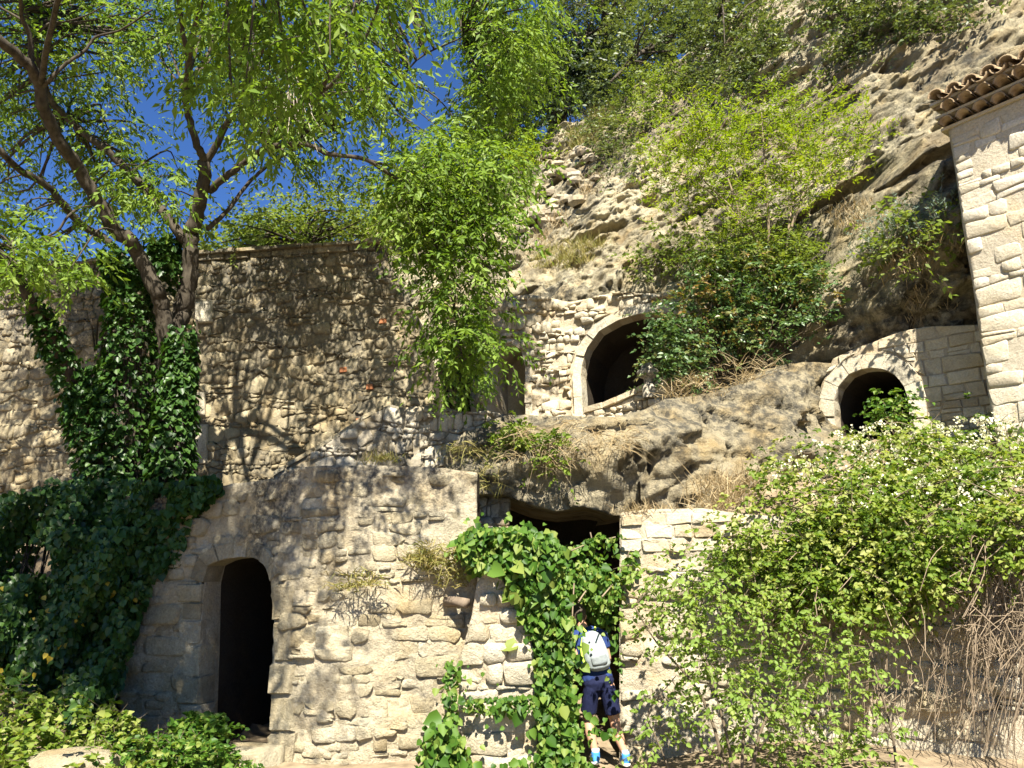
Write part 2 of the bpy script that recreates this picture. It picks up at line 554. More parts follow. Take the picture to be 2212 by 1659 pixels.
def wall_body(w, outline, openings, step, thick, name, mat, parent):
    lo, hi = outline.min(0), outline.max(0)
    nr = max(2, int((hi[0] - lo[0]) / step) + 1)
    nz = max(2, int((hi[1] - lo[1]) / step) + 1)
    rs = np.linspace(lo[0], hi[0], nr + 1); zs = np.linspace(lo[1], hi[1], nz + 1)
    R, Z = np.meshgrid(rs, zs, indexing='ij')
    cr = (R[:-1, :-1] + R[1:, 1:]) / 2; cz = (Z[:-1, :-1] + Z[1:, 1:]) / 2
    c = np.stack([cr.ravel(), cz.ravel()], -1)
    keep = in_poly(c, outline)
    for op in openings:
        keep &= ~in_poly(c, op)
    keep = keep.reshape(nr, nz)
    idx = np.arange((nr + 1) * (nz + 1)).reshape(nr + 1, nz + 1)
    f = np.stack([idx[:-1, :-1], idx[1:, :-1], idx[1:, 1:], idx[:-1, 1:]], -1)[keep]
    e = np.concatenate([f[:, [0, 1]], f[:, [1, 2]], f[:, [2, 3]], f[:, [3, 0]]])
    key = e.min(1) * 10_000_000 + e.max(1)
    uq, inv, cnt = np.unique(key, return_inverse=True, return_counts=True)
    be = e[cnt[inv] == 1]
    P2 = np.stack([R.ravel(), Z.ravel()], -1)
    bv = np.unique(be)
    best = np.full(len(bv), 1e9); tgt = P2[bv].copy()
    for pol in [outline] + list(openings):
        q, d = near_on_poly(P2[bv], pol)
        m = d < best
        best[m] = d[m]; tgt[m] = q[m]
    m = best < step * 1.2
    P2[bv[m]] = tgt[m]
    used = np.unique(f)
    remap = -np.ones(len(P2), int); remap[used] = np.arange(len(used))
    f = remap[f]; be = remap[be]
    q = P2[used]
    d = w.disp(q[:, 0], q[:, 1])
    front = w.pos(q[:, 0], q[:, 1], d)
    nb = len(q)
    back = w.pos(q[:, 0], q[:, 1], np.full(nb, -thick))
    V = np.vstack([front, back])
    side = np.stack([be[:, 1], be[:, 0], be[:, 0] + nb, be[:, 1] + nb], -1)
    F = np.vstack([f, f[:, ::-1] + nb, side])
    o = mesh_obj(name, V, F, mat, None, False, np.full(len(V), 0.5))
    sm = np.zeros(len(F), bool); sm[:len(f)] = True
    o.data.polygons.foreach_set('use_smooth', sm)
    return parent_keep(o, parent)

def recess(w, op, depth, name, mat, parent, shrink=0.0):
    """the room or vault behind an opening: walls, back"""
    c = op.mean(0)
    n = len(op)
    o2 = c + (op - c) * (1 + shrink)
    ds = [-0.02, -depth]
    V = np.vstack([w.pos(o2[:, 0], o2[:, 1], np.full(n, d)) for d in ds])
    F = [(i, (i + 1) % n, n + (i + 1) % n, n + i) for i in range(n)] + [tuple(range(n, 2 * n))]
    o = mesh_obj(name, V, F, mat, None, False, np.full(2 * n, 0.5))
    return parent_keep(o, parent)

def clip_half(poly, p, nrm):
    """keep the part of poly where (x - p).n <= 0"""
    out = []
    k = len(poly)
    d = [(q[0] - p[0]) * nrm[0] + (q[1] - p[1]) * nrm[1] for q in poly]
    for i in range(k):
        a, b, da, db = poly[i], poly[(i + 1) % k], d[i], d[(i + 1) % k]
        if da <= 0:
            out.append(a)
        if (da < 0 < db) or (db < 0 < da):
            t = da / (da - db)
            out.append((a[0] + (b[0] - a[0]) * t, a[1] + (b[1] - a[1]) * t))
    return out

def stone_cells(outline, openings, size, aspect, jitter, rng, size_var=0.35, keepout=()):
    """irregular coursed cells: seeds in wavering rows, then Voronoi in a stretched metric"""
    lo, hi = outline.min(0), outline.max(0)
    seeds = []
    z = lo[1] - size * 0.3
    while z < hi[1] + size:
        hh = size / aspect * (1 + size_var * (rng.random() * 2 - 1))
        r = lo[0] - size * rng.random()
        while r < hi[0] + size:
            ww = size * (1 + size_var * 1.5 * (rng.random() * 2 - 1))
            seeds.append((r + ww / 2, z + hh / 2 + (rng.random() - 0.5) * jitter * hh + 0.25 * hh * math.sin(r * 2.1 + z)))
            r += ww
        z += hh
    S = np.array(seeds)
    S = S[rng.random(len(S)) > 0.06]
    T = S * np.array([1, aspect])
    near, dist = near_on_poly(S, outline)
    act = in_poly(S, outline)
    for op in openings:
        act &= ~in_poly(S, op)
    cells = []
    for i in np.nonzero(act)[0]:
        d = np.hypot(*(T - T[i]).T)
        nb = np.argsort(d)[1:19]
        b = size * 1.7
        poly = [(T[i, 0] - b, T[i, 1] - b), (T[i, 0] + b, T[i, 1] - b), (T[i, 0] + b, T[i, 1] + b), (T[i, 0] - b, T[i, 1] + b)]
        for j in nb:
            nrm = T[j] - T[i]
            poly = clip_half(poly, (T[i] + T[j]) / 2, nrm)
            if len(poly) < 3:
                break
        if len(poly) < 3:
            continue
        q = np.array(poly) / np.array([1, aspect])
        # keep inside the outline, outside the openings
        ins = in_poly(q, outline)
        if not ins.all():
            nq, _ = near_on_poly(q, outline)
            q[~ins] = nq[~ins]
        for op in list(openings) + list(keepout):
            inn = in_poly(q, op)
            if inn.all():
                q = None
                break
            if inn.any():
                nq, _ = near_on_poly(q, op)
                q[inn] = nq[inn]
        if q is None:
            continue
        a = 0.5 * abs(np.sum(q[:, 0] * np.roll(q[:, 1], -1) - q[:, 1] * np.roll(q[:, 0], -1)))
        if a < size * size / aspect * 0.12:
            continue
        cells.append((q, a))
    return cells

def coursed_cells(outline, openings, h, aspect, rng, var=0.35, keepout=(), wave=0.2, split=0.12, chamf=0.2, jit=0.07):
    """roughly squared stones laid in wavering courses"""
    lo, hi = outline.min(0), outline.max(0)
    cells = []
    zk = lo[1] - h * 0.3
    k = 0
    def bnd(z, kk, r):
        return z + wave * h * (math.sin(r * 2.3 + kk * 1.7) * 0.6 + math.sin(r * 5.1 + kk * 2.9) * 0.4)
    while zk < hi[1] + h:
        hh = h * (1 + var * (rng.random() * 2 - 1))
        r = lo[0]
        while r < hi[0] + 0.05:
            w = hh * aspect * (0.55 + 1.0 * rng.random())
            parts = [(0.0, 1.0)]
            if rng.random() < split and w > hh:
                m = 0.35 + 0.3 * rng.random()
                parts = [(0, m), (m, 1)]
            for f0, f1 in parts:
                r0, r1 = r, r + w
                zb = lambda rr: bnd(zk, k, rr) * (1 - f0) + bnd(zk + hh, k + 1, rr) * f0
                zt = lambda rr: bnd(zk, k, rr) * (1 - f1) + bnd(zk + hh, k + 1, rr) * f1
                ch = lambda: chamf * min(w, (f1 - f0) * hh) * (0.4 + 1.2 * rng.random())
                sl0, sl1 = (rng.random(2) - 0.5) * 0.18 * hh
                c = [ch() for _ in range(4)]
                q = np.array([(r0 + c[0] - sl0, zb(r0)), ((r0 + r1) / 2, zb((r0 + r1) / 2)), (r1 - c[1] - sl1, zb(r1)), (r1 - sl1 * .6, zb(r1) + c[1]),
                              (r1 + sl1 * .6, zt(r1) - c[2]), (r1 - c[2] + sl1, zt(r1)), ((r0 + r1) / 2, zt((r0 + r1) / 2)), (r0 + c[3] + sl0, zt(r0)), (r0 + sl0 * .6, zt(r0) - c[3]), (r0 - sl0 * .6, zb(r0) + c[0])])
                q = q + (rng.random(q.shape) - 0.5) * jit * hh
                cc = q.mean(0)[None, :]
                ok = in_poly(cc, outline)[0] and not any(in_poly(cc, op)[0] for op in openings)
                if ok:
                    ins = in_poly(q, outline)
                    if not ins.all():
                        nq, _ = near_on_poly(q, outline)
                        q[~ins] = nq[~ins]
                    for op in list(openings) + list(keepout):
                        inn = in_poly(q, op)
                        if inn.all():
                            ok = False
                            break
                        if inn.any():
                            nq, _ = near_on_poly(q, op)
                            q[inn] = nq[inn]
                if ok:
                    a = 0.5 * abs(np.sum(q[:, 0] * np.roll(q[:, 1], -1) - q[:, 1] * np.roll(q[:, 0], -1)))
                    if a > h * h * 0.15:
                        cells.append((q, a))
            r += w
        zk += hh
        k += 1
    return cells

def round_poly(q, gap, rng, rough=0.04, cut=0.13):
    c = q.mean(0)
    k = len(q)
    if cut:
        pts = []
        for i in range(k):
            a, b = q[i], q[(i + 1) % k]
            e = cut * (0.5 + rng.random())
            pts += [a * (1 - e) + b * e, a * e + b * (1 - e)]
        p = np.array(pts)
    else:
        p = np.array(q)
    # drop points that nearly coincide
    d = np.hypot(*(np.roll(p, -1, 0) - p).T)
    kp = d > 0.012
    if kp.sum() >= 5:
        p = p[kp]
    v = p - c
    l = np.hypot(*v.T)
    p = c + v * np.clip((l - gap) / (l + 1e-9), 0.3, 1)[:, None] * (1 + (rng.random(len(p))[:, None] - 0.5) * rough * 2)
    return p, c

def lay_stones(w, cells, parent, mat, gap, prot, rng, name='stone', limit=300, flat=0.5, pv=0.9, skip=0.0, shoulder=0.80, cut=0.13, smooth=False):
    cells = sorted(cells, key=lambda q: -q[1])
    if skip:
        cells = [c for c in cells if rng.random() > skip]
    rest = MB()
    for ci, (q, a) in enumerate(cells):
        p, c = round_poly(q, gap, rng, cut=cut)
        npts = len(p)
        h = prot * (1 + pv * (rng.random() * 2 - 1))
        tx, tz = (rng.random(2) - 0.5) * 0.30 * (1.5 - flat)
        v = p - c
        sz = math.sqrt(a)
        def ring(s, hh, nz):
            pp = c + v * s * (1 + (rng.random(npts)[:, None] - 0.5) * 0.06 * (s < 0.95))
            dd = hh + tx * (pp[:, 0] - c[0]) + tz * (pp[:, 1] - c[1]) + (rng.random(npts) - 0.5) * nz
            return pp, dd
        rings = [ring(1.0, -0.06, 0.0), ring(0.985, h * 0.5, prot * 0.3), ring(shoulder, h, prot * 0.5)]
        base = w.disp(np.array([c[0]]), np.array([c[1]]))[0]
        R = np.concatenate([g[0][:, 0] for g in rings] + [[c[0] + rng.normal() * sz * 0.10]])
        Z = np.concatenate([g[0][:, 1] for g in rings] + [[c[1] + rng.normal() * sz * 0.10]])
        D = np.concatenate([g[1] for g in rings] + [[h + prot * (rng.random() - 0.35) * 0.5]]) + base
        V = w.pos(R, Z, D)
        F = []
        for k in range(2):
            for i in range(npts):
                j = (i + 1) % npts
                F.append((k * npts + i, k * npts + j, (k + 1) * npts + j, (k + 1) * npts + i))
        for i in range(npts):
            F.append((2 * npts + i, 2 * npts + (i + 1) % npts, 3 * npts))
        ar = np.sum(p[:, 0] * np.roll(p[:, 1], -1) - p[:, 1] * np.roll(p[:, 0], -1))
        if ar < 0:
            F = [f[::-1] for f in F]
        rv = float(rng.random())
        if ci < limit:
            o = mesh_obj(name, V, F, mat, None, smooth, np.full(len(V), rv))
            parent_keep(o, parent)
        else:
            rest.add(V, F, rv)
    if rest.v:
        o = rest.build('small_stones', mat, parent, smooth)
        o['kind'] = 'stuff'

def block(w, q, d0, d1, name, mat, parent, rng, bev=0.012, nz=0.006):
    """a dressed stone: outline q in wall coordinates, from depth d0 out to d1 (+ arrises taken off)"""
    q = np.asarray(q, float)
    n = len(q)
    c = q.mean(0)
    v = q - c
    l = np.hypot(*v.T)[:, None]
    inn = c + v * (l - bev) / l
    base = w.disp(np.array([c[0]]), np.array([c[1]]))[0] * 0.5
    rows = [(q, d0), (q, d1 - bev), (inn, d1)]
    V = np.vstack([w.pos(a[:, 0], a[:, 1], d + base + (rng.random(n) - 0.5) * nz) for a, d in rows])
    F = []
    for k in range(2):
        for i in range(n):
            j = (i + 1) % n
            F.append((k * n + i, k * n + j, (k + 1) * n + j, (k + 1) * n + i))
    F.append(tuple(range(2 * n, 3 * n)))
    F.append(tuple(range(n))[::-1])
    ar = np.sum(q[:, 0] * np.roll(q[:, 1], -1) - q[:, 1] * np.roll(q[:, 0], -1))
    if ar < 0:
        F = [f[::-1] for f in F]
    o = mesh_obj(name, V, F, mat, None, False, np.full(len(V), float(rng.random())))
    return parent_keep(o, parent)

def arch_ring(w, curve, width, n, d0, d1, mat, parent, rng, name='voussoir', widths=None, gap=0.001):
    """wedge stones along an arch curve given in wall coordinates (inner edge)"""
    cv = np.asarray(curve, float)
    d = np.hypot(*np.diff(cv, axis=0).T)
    cum = np.concatenate([[0], np.cumsum(d)])
    def at(t):
        t = np.clip(t, 0, cum[-1])
        p = np.array([np.interp(t, cum, cv[:, 0]), np.interp(t, cum, cv[:, 1])])
        e = 0.04
        a = np.array([np.interp(min(t + e, cum[-1]), cum, cv[:, 0]), np.interp(min(t + e, cum[-1]), cum, cv[:, 1])])
        b = np.array([np.interp(max(t - e, 0), cum, cv[:, 0]), np.interp(max(t - e, 0), cum, cv[:, 1])])
        tg = (a - b) / (np.linalg.norm(a - b) + 1e-9)
        nr = np.array([-tg[1], tg[0]])
        return p, nr
    ts = np.linspace(0, cum[-1], n + 1)
    ts[1:-1] += (rng.random(n - 1) - 0.5) * (ts[1] - ts[0]) * 0.3
    for i in range(n):
        t0, t1 = ts[i] + gap / 2, ts[i + 1] - gap / 2
        wd = width * (1 + (rng.random() - 0.5) * 0.12)
        a, na = at(t0); m, nm = at((t0 + t1) / 2); b, nb = at(t1)
        q = [a, m, b, b + nb * wd, m + nm * wd, a + na * wd]
        block(w, q, d0, d1, name, mat, parent, rng, 0.006, 0.012)

# ------------------------------------------------------------------ leaves
def unit(v):
    return v / (np.linalg.norm(v, axis=-1, keepdims=True) + 1e-9)

def rand_dirs(n, rng):
    return unit(rng.normal(size=(n, 3)))

def leaf_arrays(P, D, NR, L, wid, kind, rng, rv=None):
    n = len(P)
    D = unit(D)
    S = unit(np.cross(D, NR))
    U = np.cross(S, D)
    L = np.asarray(L)[:, None]
    Wd = L * wid
    rv = rng.random(n) if rv is None else rv
    if kind == 'kite':
        fold = 0.25
        a = P
        l = P + D * L * 0.42 - S * Wd + U * Wd * fold
        r = P + D * L * 0.42 + S * Wd + U * Wd * fold
        t = P + D * L - U * L * 0.10
        V = np.stack([a, l, r, t], 1).reshape(-1, 3)
        b = np.arange(n)[:, None] * 4
        F = np.concatenate([b + np.array([[0, 3, 1]]), b + np.array([[0, 2, 3]])])
        R = np.repeat(rv, 4)
    else:
        pts = [(0, 0, 0), (-0.9, 0.18, .2), (-0.85, 0.58, .12), (0, 1.0, -.18), (0.85, 0.58, .12), (0.9, 0.18, .2)]
        V = np.stack([P + S * Wd * x + D * L * y + U * L * z for x, y, z in pts], 1).reshape(-1, 3)
        b = np.arange(n)[:, None] * 6
        F = np.concatenate([b + np.array([[0, 2, 1]]), b + np.array([[0, 3, 2]]), b + np.array([[0, 4, 3]]), b + np.array([[0, 5, 4]])])
        R = np.repeat(rv, 6)
    return V, F, R

def leaves_obj(name, parts, mat, parent, kind_tag='stuff'):
    Vs, Fs, Rs = [], [], []
    b = 0
    for V, F, R in parts:
        Vs.append(V); Fs.append(F + b); Rs.append(R)
        b += len(V)
    o = mesh_obj(name, np.vstack(Vs), np.vstack(Fs), mat, None, False, np.concatenate(Rs))
    if kind_tag:
        o['kind'] = kind_tag
    if parent is not None:
        parent_keep(o, parent)
    return o

def sprays(C, D, length, k, leaf, wid, kind, rng, droop=0.6, spread=0.7, hang=0.5, rv0=None, facing=0.75, lvar=0.35):
    """C: spray roots, D: their directions; each carries k leaves left and right along a drooping twig"""
    n = len(C)
    D = unit(D)
    Ls = length * (0.6 + 0.8 * rng.random(n))
    t = (np.arange(k) + 0.6)[None, :] / k * np.ones((n, 1)) + rng.normal(size=(n, k)) * 0.03
    tl = t * Ls[:, None]
    P = C[:, None, :] + D[:, None, :] * tl[..., None]
    P[..., 2] -= droop * tl ** 2 / max(length, 1e-3)
    sgn = np.where(np.arange(k) % 2 == 0, 1.0, -1.0)[None, :, None]
    side = unit(np.cross(D, np.array([0, 0, 1.0]) + rng.normal(size=(n, 3)) * 0.25))
    LD = D[:, None, :] * 0.55 + side[:, None, :] * sgn * spread + rng.normal(size=(n, k, 3)) * 0.28
    LD[..., 2] -= hang
    NR = rng.normal(size=(n, k, 3)) * 0.5
    NR[..., 2] += facing
    NR[..., 1] -= facing * 0.35
    L = leaf * (1 - lvar + 2 * lvar * rng.random(n * k))
    rv = None
    if rv0 is not None:
        rv = np.clip(np.repeat(rv0, k) + rng.normal(size=n * k) * 0.14, 0, 1)
    return leaf_arrays(P.reshape(-1, 3), LD.reshape(-1, 3), NR.reshape(-1, 3), L, wid, kind, rng, rv)

def spray_twigs(mb, C, D, length, droop, rad=0.003):
    for c, d in zip(C, unit(D)):
        pts = [c, c + d * length * 0.5 - np.array([0, 0, droop * length * 0.25]), c + d * length - np.array([0, 0, droop * length])]
        tube(mb, pts, [rad, rad * 0.8, rad * 0.4], 3, random.random(), cap=False)

def clumps(centers, rad, per, rng, flat=0.7):
    """points scattered round each centre"""
    n = len(centers)
    rad = np.broadcast_to(np.asarray(rad, float), (n,))
    o = rng.normal(size=(n, per, 3)) * 0.55
    o[..., 2] *= flat
    P = centers[:, None, :] + o * rad[:, None, None]
    return P.reshape(-1, 3), np.repeat(np.arange(n), per), o.reshape(-1, 3)

# ================================================================== THE SETTING
# ------------------------------------------------------------------ ground
def ground_h(x, y):
    z = 0.05 * np.sin(x * 1.3) * np.cos(y * 0.9) + 0.06 * fbm(np.stack([x * 0.9, y * 0.9, x * 0], -1), 3, 5)
    z = z - 0.22 * np.exp(-((x - 1.1) / 1.2) ** 2 - ((y - 9.0) / 2.0) ** 2)
    left = sstep(9.3, 10.3, y) * sstep(-2.9, -3.6, x) * 2.3
    left = left + sstep(7.0, 8.8, y) * sstep(-3.9, -5.0, x) * 0.9 * (1 - sstep(9.3, 10.3, y))
    far = sstep(18, 60, y) * 3.0
    right = sstep(4.2, 6.0, x) * sstep(8.3, 9.8, y) * 2.2
    return z + left + far + right

def build_ground():
    xs = np.concatenate([-np.geomspace(400, 12, 14), np.linspace(-11, 11, 130), np.geomspace(12, 400, 14)])
    ys = np.concatenate([-np.geomspace(400, 8, 12), np.linspace(-7, 16, 120), np.geomspace(18, 600, 16)])
    X, Y = np.meshgrid(xs, ys, indexing='ij')
    Z = ground_h(X.ravel(), Y.ravel())
    V = np.stack([X.ravel(), Y.ravel(), Z], -1)
    nx, ny = X.shape
    idx = np.arange(nx * ny).reshape(nx, ny)
    F = np.stack([idx[:-1, :-1], idx[1:, :-1], idx[1:, 1:], idx[:-1, 1:]], -1).reshape(-1, 4)
    tag(mesh_obj('ground', V, F, M['soil']), 'dry earth ground in front of the walls', kind='structure')
build_ground()

# ------------------------------------------------------------------ cliff
CL = [(700, 620, 19), (850, 560, 19.5), (900, 420, 22), (1000, 900, 16.0), (1000, 600, 18), (1000, 390, 23), (1080, 640, 15.9), (1100, 800, 15.6), (1300, 800, 14.9),
      (1300, 600, 14.9), (1450, 640, 13.8), (1450, 760, 14.0), (1500, 900, 13.6), (1200, 560, 16.4), (1160, 450, 18.5), (1170, 350, 21), (1250, 330, 20),
      (1350, 470, 15.8), (1400, 300, 16.9), (1500, 500, 14.3), (1500, 150, 17.8), (1600, 820, 12.7), (1700, 600, 12.9), (1700, 850, 12.1), (1600, 350, 14.3),
      (1850, 420, 12.5), (1760, 780, 11.8), (1890, 850, 11.6), (1900, 655, 10.75), (1840, 650, 11.1), (2000, 610, 10.35), (2100, 850, 10.9), (2140, 600, 10.25), (2100, 400, 10.25), (2040, 450, 9.9), (2050, 330, 9.85), (2060, 400, 9.8), (2000, 380, 10.4), (2060, 250, 10.0), (2090, 330, 9.8),
      (2000, 300, 11.3), (1900, 150, 12.9), (1700, 100, 14.9), (2200, 60, 11.2), (2000, 60, 12.5), (1900, -150, 14.3), (2250, -200, 12.6), (2300, 500, 10.6), (2300, 900, 10.6), (1250, 150, 25)]
_cp = np.array([W(u, v, Y) for u, v, Y in CL])
_cs = _cp[:, [0, 2]]
def _tps(d):
    return np.where(d > 1e-9, d * d * np.log(d + 1e-12), 0)
_A = _tps(np.hypot(_cs[:, None, 0] - _cs[None, :, 0], _cs[:, None, 1] - _cs[None, :, 1])) + np.eye(len(_cs)) * 0.35
_Pm = np.hstack([np.ones((len(_cs), 1)), _cs])
_S = np.block([[_A, _Pm], [_Pm.T, np.zeros((3, 3))]])
_wt = np.linalg.solve(_S, np.concatenate([_cp[:, 1], np.zeros(3)]))
def cliff_base(x, z):
    x = np.asarray(x, float); z = np.asarray(z, float)
    s = x.shape
    q = np.stack([x.ravel(), z.ravel()], -1)
    d = _tps(np.hypot(q[:, None, 0] - _cs[None, :, 0], q[:, None, 1] - _cs[None, :, 1]))
    r = d @ _wt[:len(_cs)] + _wt[-3] + q @ _wt[-2:]
    return r.reshape(s)

def hit(u, v, fn=None, y0=8.0, y1=40.0):
    """where the line of sight meets the cliff"""
    fn = fn or cliff_base
    Y = np.linspace(y0, y1, 330)
    d = ray(u, v)
    x = d[0] / d[1] * Y; z = CAM_Z + d[2] / d[1] * Y
    g = fn(x, z) - Y
    k = np.nonzero(g < 0)[0]
    if len(k) == 0:
        return None
    i = max(k[0], 1)
    t = g[i - 1] / (g[i - 1] - g[i]) if g[i - 1] > 0 else 0
    yy = Y[i - 1] + (Y[i] - Y[i - 1]) * t
    return np.array([d[0] / d[1] * yy, yy, CAM_Z + d[2] / d[1] * yy])

RIDGE_PX = [(640, 640), (760, 560), (830, 450), (900, 410), (1000, 385), (1100, 345), (1200, 295), (1300, 255), (1400, 185), (1500, 115), (1700, -40), (1900, -200), (2300, -350)]
_rg = [hit(u, v) for u, v in RIDGE_PX]
_rg = np.array([p for p in _rg if p is not None])
_rg = _rg[np.argsort(_rg[:, 0])]
def ridge_z(x):
    return np.interp(x, _rg[:, 0], _rg[:, 2])

# hollows eroded in the rock: centre (picture), half-size in metres, tilt, depth
HOLES = [(1832, 412, 0.44, 0.25, 0.45, 1.0), (1935, 150, 0.30, 0.26, 0.6, 0.35), (1300, 515, 0.50, 0.13, 0.15, 0.5),
         (1690, 500, 0.5, 0.12, 0.2, 0.4), (2010, 345, 0.5, 0.13, 0.3, 0.45), (1545, 610, 0.35, 0.16, 0.0, 0.4), (1475, 300, .4, .15, .3, .4),
         (1640, 290, .3, .2, .5, .4), (2080, 250, .4, .15, .4, .4)]
HOLES = [(hit(u, v), a, b, t, d) for u, v, a, b, t, d in HOLES]

def build_cliff():
    x0, x1 = _rg[0, 0] - 0.3, 9.0
    nx, ns, nb = 430, 480, 14
    xs = np.linspace(x0, x1, nx)
    zr = np.maximum(ridge_z(xs), 3.0)
    s = np.linspace(0, 1, ns) ** 0.95
    X = np.repeat(xs[:, None], ns, 1)
    Z = 2.0 + (zr[:, None] - 2.0) * s[None, :]
    x, z = X.ravel(), Z.ravel()
    Y = cliff_base(x, z)
    q = np.stack([x, Y * 0.6, z], -1)
    wob = fbm(q * 0.5, 4, 11)
    wob2 = fbm(q * 1.7 + 40, 3, 12)
    big = fbm(q * 0.42 + 5, 3, 21) * 0.6
    # beds dipping to the left, each standing out by its own amount, broken into blocks
    qq = z - 0.15 * x + wob * 0.75 + wob2 * 0.16
    beds = 0
    for per, amp, sd in ((1.15, 0.24, 5), (0.47, 0.10, 15)):
        bed = qq / per + 0.45 * np.sin(qq * 1.3 / per * 0.7 + sd)
        bi = np.floor(bed).astype(np.int64)
        bf = bed - bi
        zz = np.zeros_like(bi)
        xi = np.floor(x / (per * 1.15) + 0.9 * fbm(q * 0.9 + sd, 2, 33) + _hash(bi, zz, zz, 8) * 7).astype(np.int64)
        prot = _hash(bi, zz, zz, sd) * 0.45 + _hash(bi, xi, zz, sd + 1) * 0.75
        prof = np.clip(np.minimum(sstep(0.0, 0.09, bf), sstep(1.0, 0.6, bf)), 0, 1)
        mask = sstep(-0.30, 0.30, fbm(q * 0.6 + 9 + sd, 3, 44 + sd))
        beds = beds + prot * amp * prof * (0.15 + 0.85 * mask)
    d1, d2, cid = cellnoise(np.stack([(x + wob * 0.5 + wob2 * 0.25) * 0.95, (z - 0.24 * x + wob * .5 + wob2 * 0.2) * 1.5], -1), 3)
    blocks = (cid - 0.5) * 0.42 * sstep(0.0, 0.12, d2 - d1)
    d1, d2, cid = cellnoise(np.stack([(x + wob2 * 0.3) * 2.6, (z - 0.24 * x + wob2 * 0.25) * 4.2], -1), 13)
    blocks = blocks + (cid - 0.5) * 0.17 * sstep(0.0, 0.12, d2 - d1)
    mask = 0.25 + 0.75 * sstep(-0.2, 0.25, fbm(q * 0.5 + 77, 3, 45))
    mid = fbm(q * 2.1, 4, 51, 0.6) * 0.28 - 0.14 * np.abs(fbm(q * 1.3 + 3, 3, 52))
    l1 = cellnoise(np.stack([(x + wob2 * 0.2) * 3.1, (z - 0.2 * x) * 4.0], -1), 23)[0]
    mid = mid + 0.20 * np.sqrt(np.clip(1 - l1, 0, 1)) * sstep(-0.25, 0.2, fbm(q * 0.7 + 60, 3, 62))
    fine = fbm(q * 6.0, 4, 61, 0.65) * 0.17
    pits = -0.10 * sstep(0.30, 0.06, cellnoise(np.stack([x * 4.5 + wob, z * 4.5], -1), 8)[0]) * sstep(0.0, 0.4, fbm(q * 0.9 + 31, 2, 71))
    D = big + beds + blocks * mask + mid + fine + pits
    for c, a, b, t, dep in HOLES:
        dx, dz = x - c[0], z - c[2]
        e = np.hypot((dx * math.cos(t) + dz * math.sin(t)) / a, (-dx * math.sin(t) + dz * math.cos(t)) / b) + 0.12 * fine * 10
        D = D - dep * sstep(1.1, 0.75, e)
    Y2 = Y - D
    # the vaults behind the two arches are cut into the rock
    for (u0, v0, u1, v1, Yc, ext) in ((1250, 660, 1530, 960, 13.3, 0.65), (1790, 780, 1980, 1020, 10.8, 1.7), (940, 760, 1140, 960, 14.6, 1.2)):
        a, b = W(u0, v1, Yc), W(u1, v0, Yc)
        ins = (x > a[0] - 0.15) & (x < b[0] + ext) & (z > a[2] - 0.5) & (z < b[2] + 0.25)
        Y2 = np.where(ins, np.maximum(Y2, Yc + 3.4), Y2)
    V = np.stack([x + 0.05 * fbm(q * 3 + 2, 2, 81), Y2, z + 0.08 * fbm(q * 2.4 + 8, 2, 82)], -1).reshape(nx, ns, 3)
    # the top runs back as a slope
    last = V[:, -1]
    back = []
    for k in range(1, nb + 1):
        p = last.copy()
        p[:, 1] += 0.25 * k ** 1.9
        p[:, 2] += -0.02 * k + 0.12 * fbm(np.stack([xs * 0.8, np.full(nx, k * 0.4), xs * 0], -1), 3, 91)
        back.append(p)
    V = np.concatenate([V, np.stack(back, 1)], 1)
    n2 = ns + nb
    idx = np.arange(nx * n2).reshape(nx, n2)
    F = np.stack([idx[:-1, :-1], idx[1:, :-1], idx[1:, 1:], idx[:-1, 1:]], -1).reshape(-1, 4)
    o = mesh_obj('cliff', V.reshape(-1, 3), F, M['cliff'], None, True, np.clip(0.5 + 0.9 * np.concatenate([(wob + mid * 2).reshape(nx, ns), np.zeros((nx, nb))], 1).ravel(), 0, 1))
    tag(o, 'weathered limestone cliff rising behind the walls', kind='structure')
    return xs, V
_cx, _cv = build_cliff()

def cliff_pt(u, v, lift=0.0):
    """a point on the displaced rock near where the line of sight (u, v) meets it"""
    p = hit(u, v)
    if p is None:
        return W(u, v, 20)
    i = int(np.clip(np.searchsorted(_cx, p[0]), 0, len(_cx) - 1))
    col = _cv[i]
    j = int(np.argmin(np.abs(col[:480, 2] - p[2])))
    q = col[j].copy()
    q[1] -= lift
    return q

# ================================================================== BUILT THINGS
rg = np.random.default_rng(21)

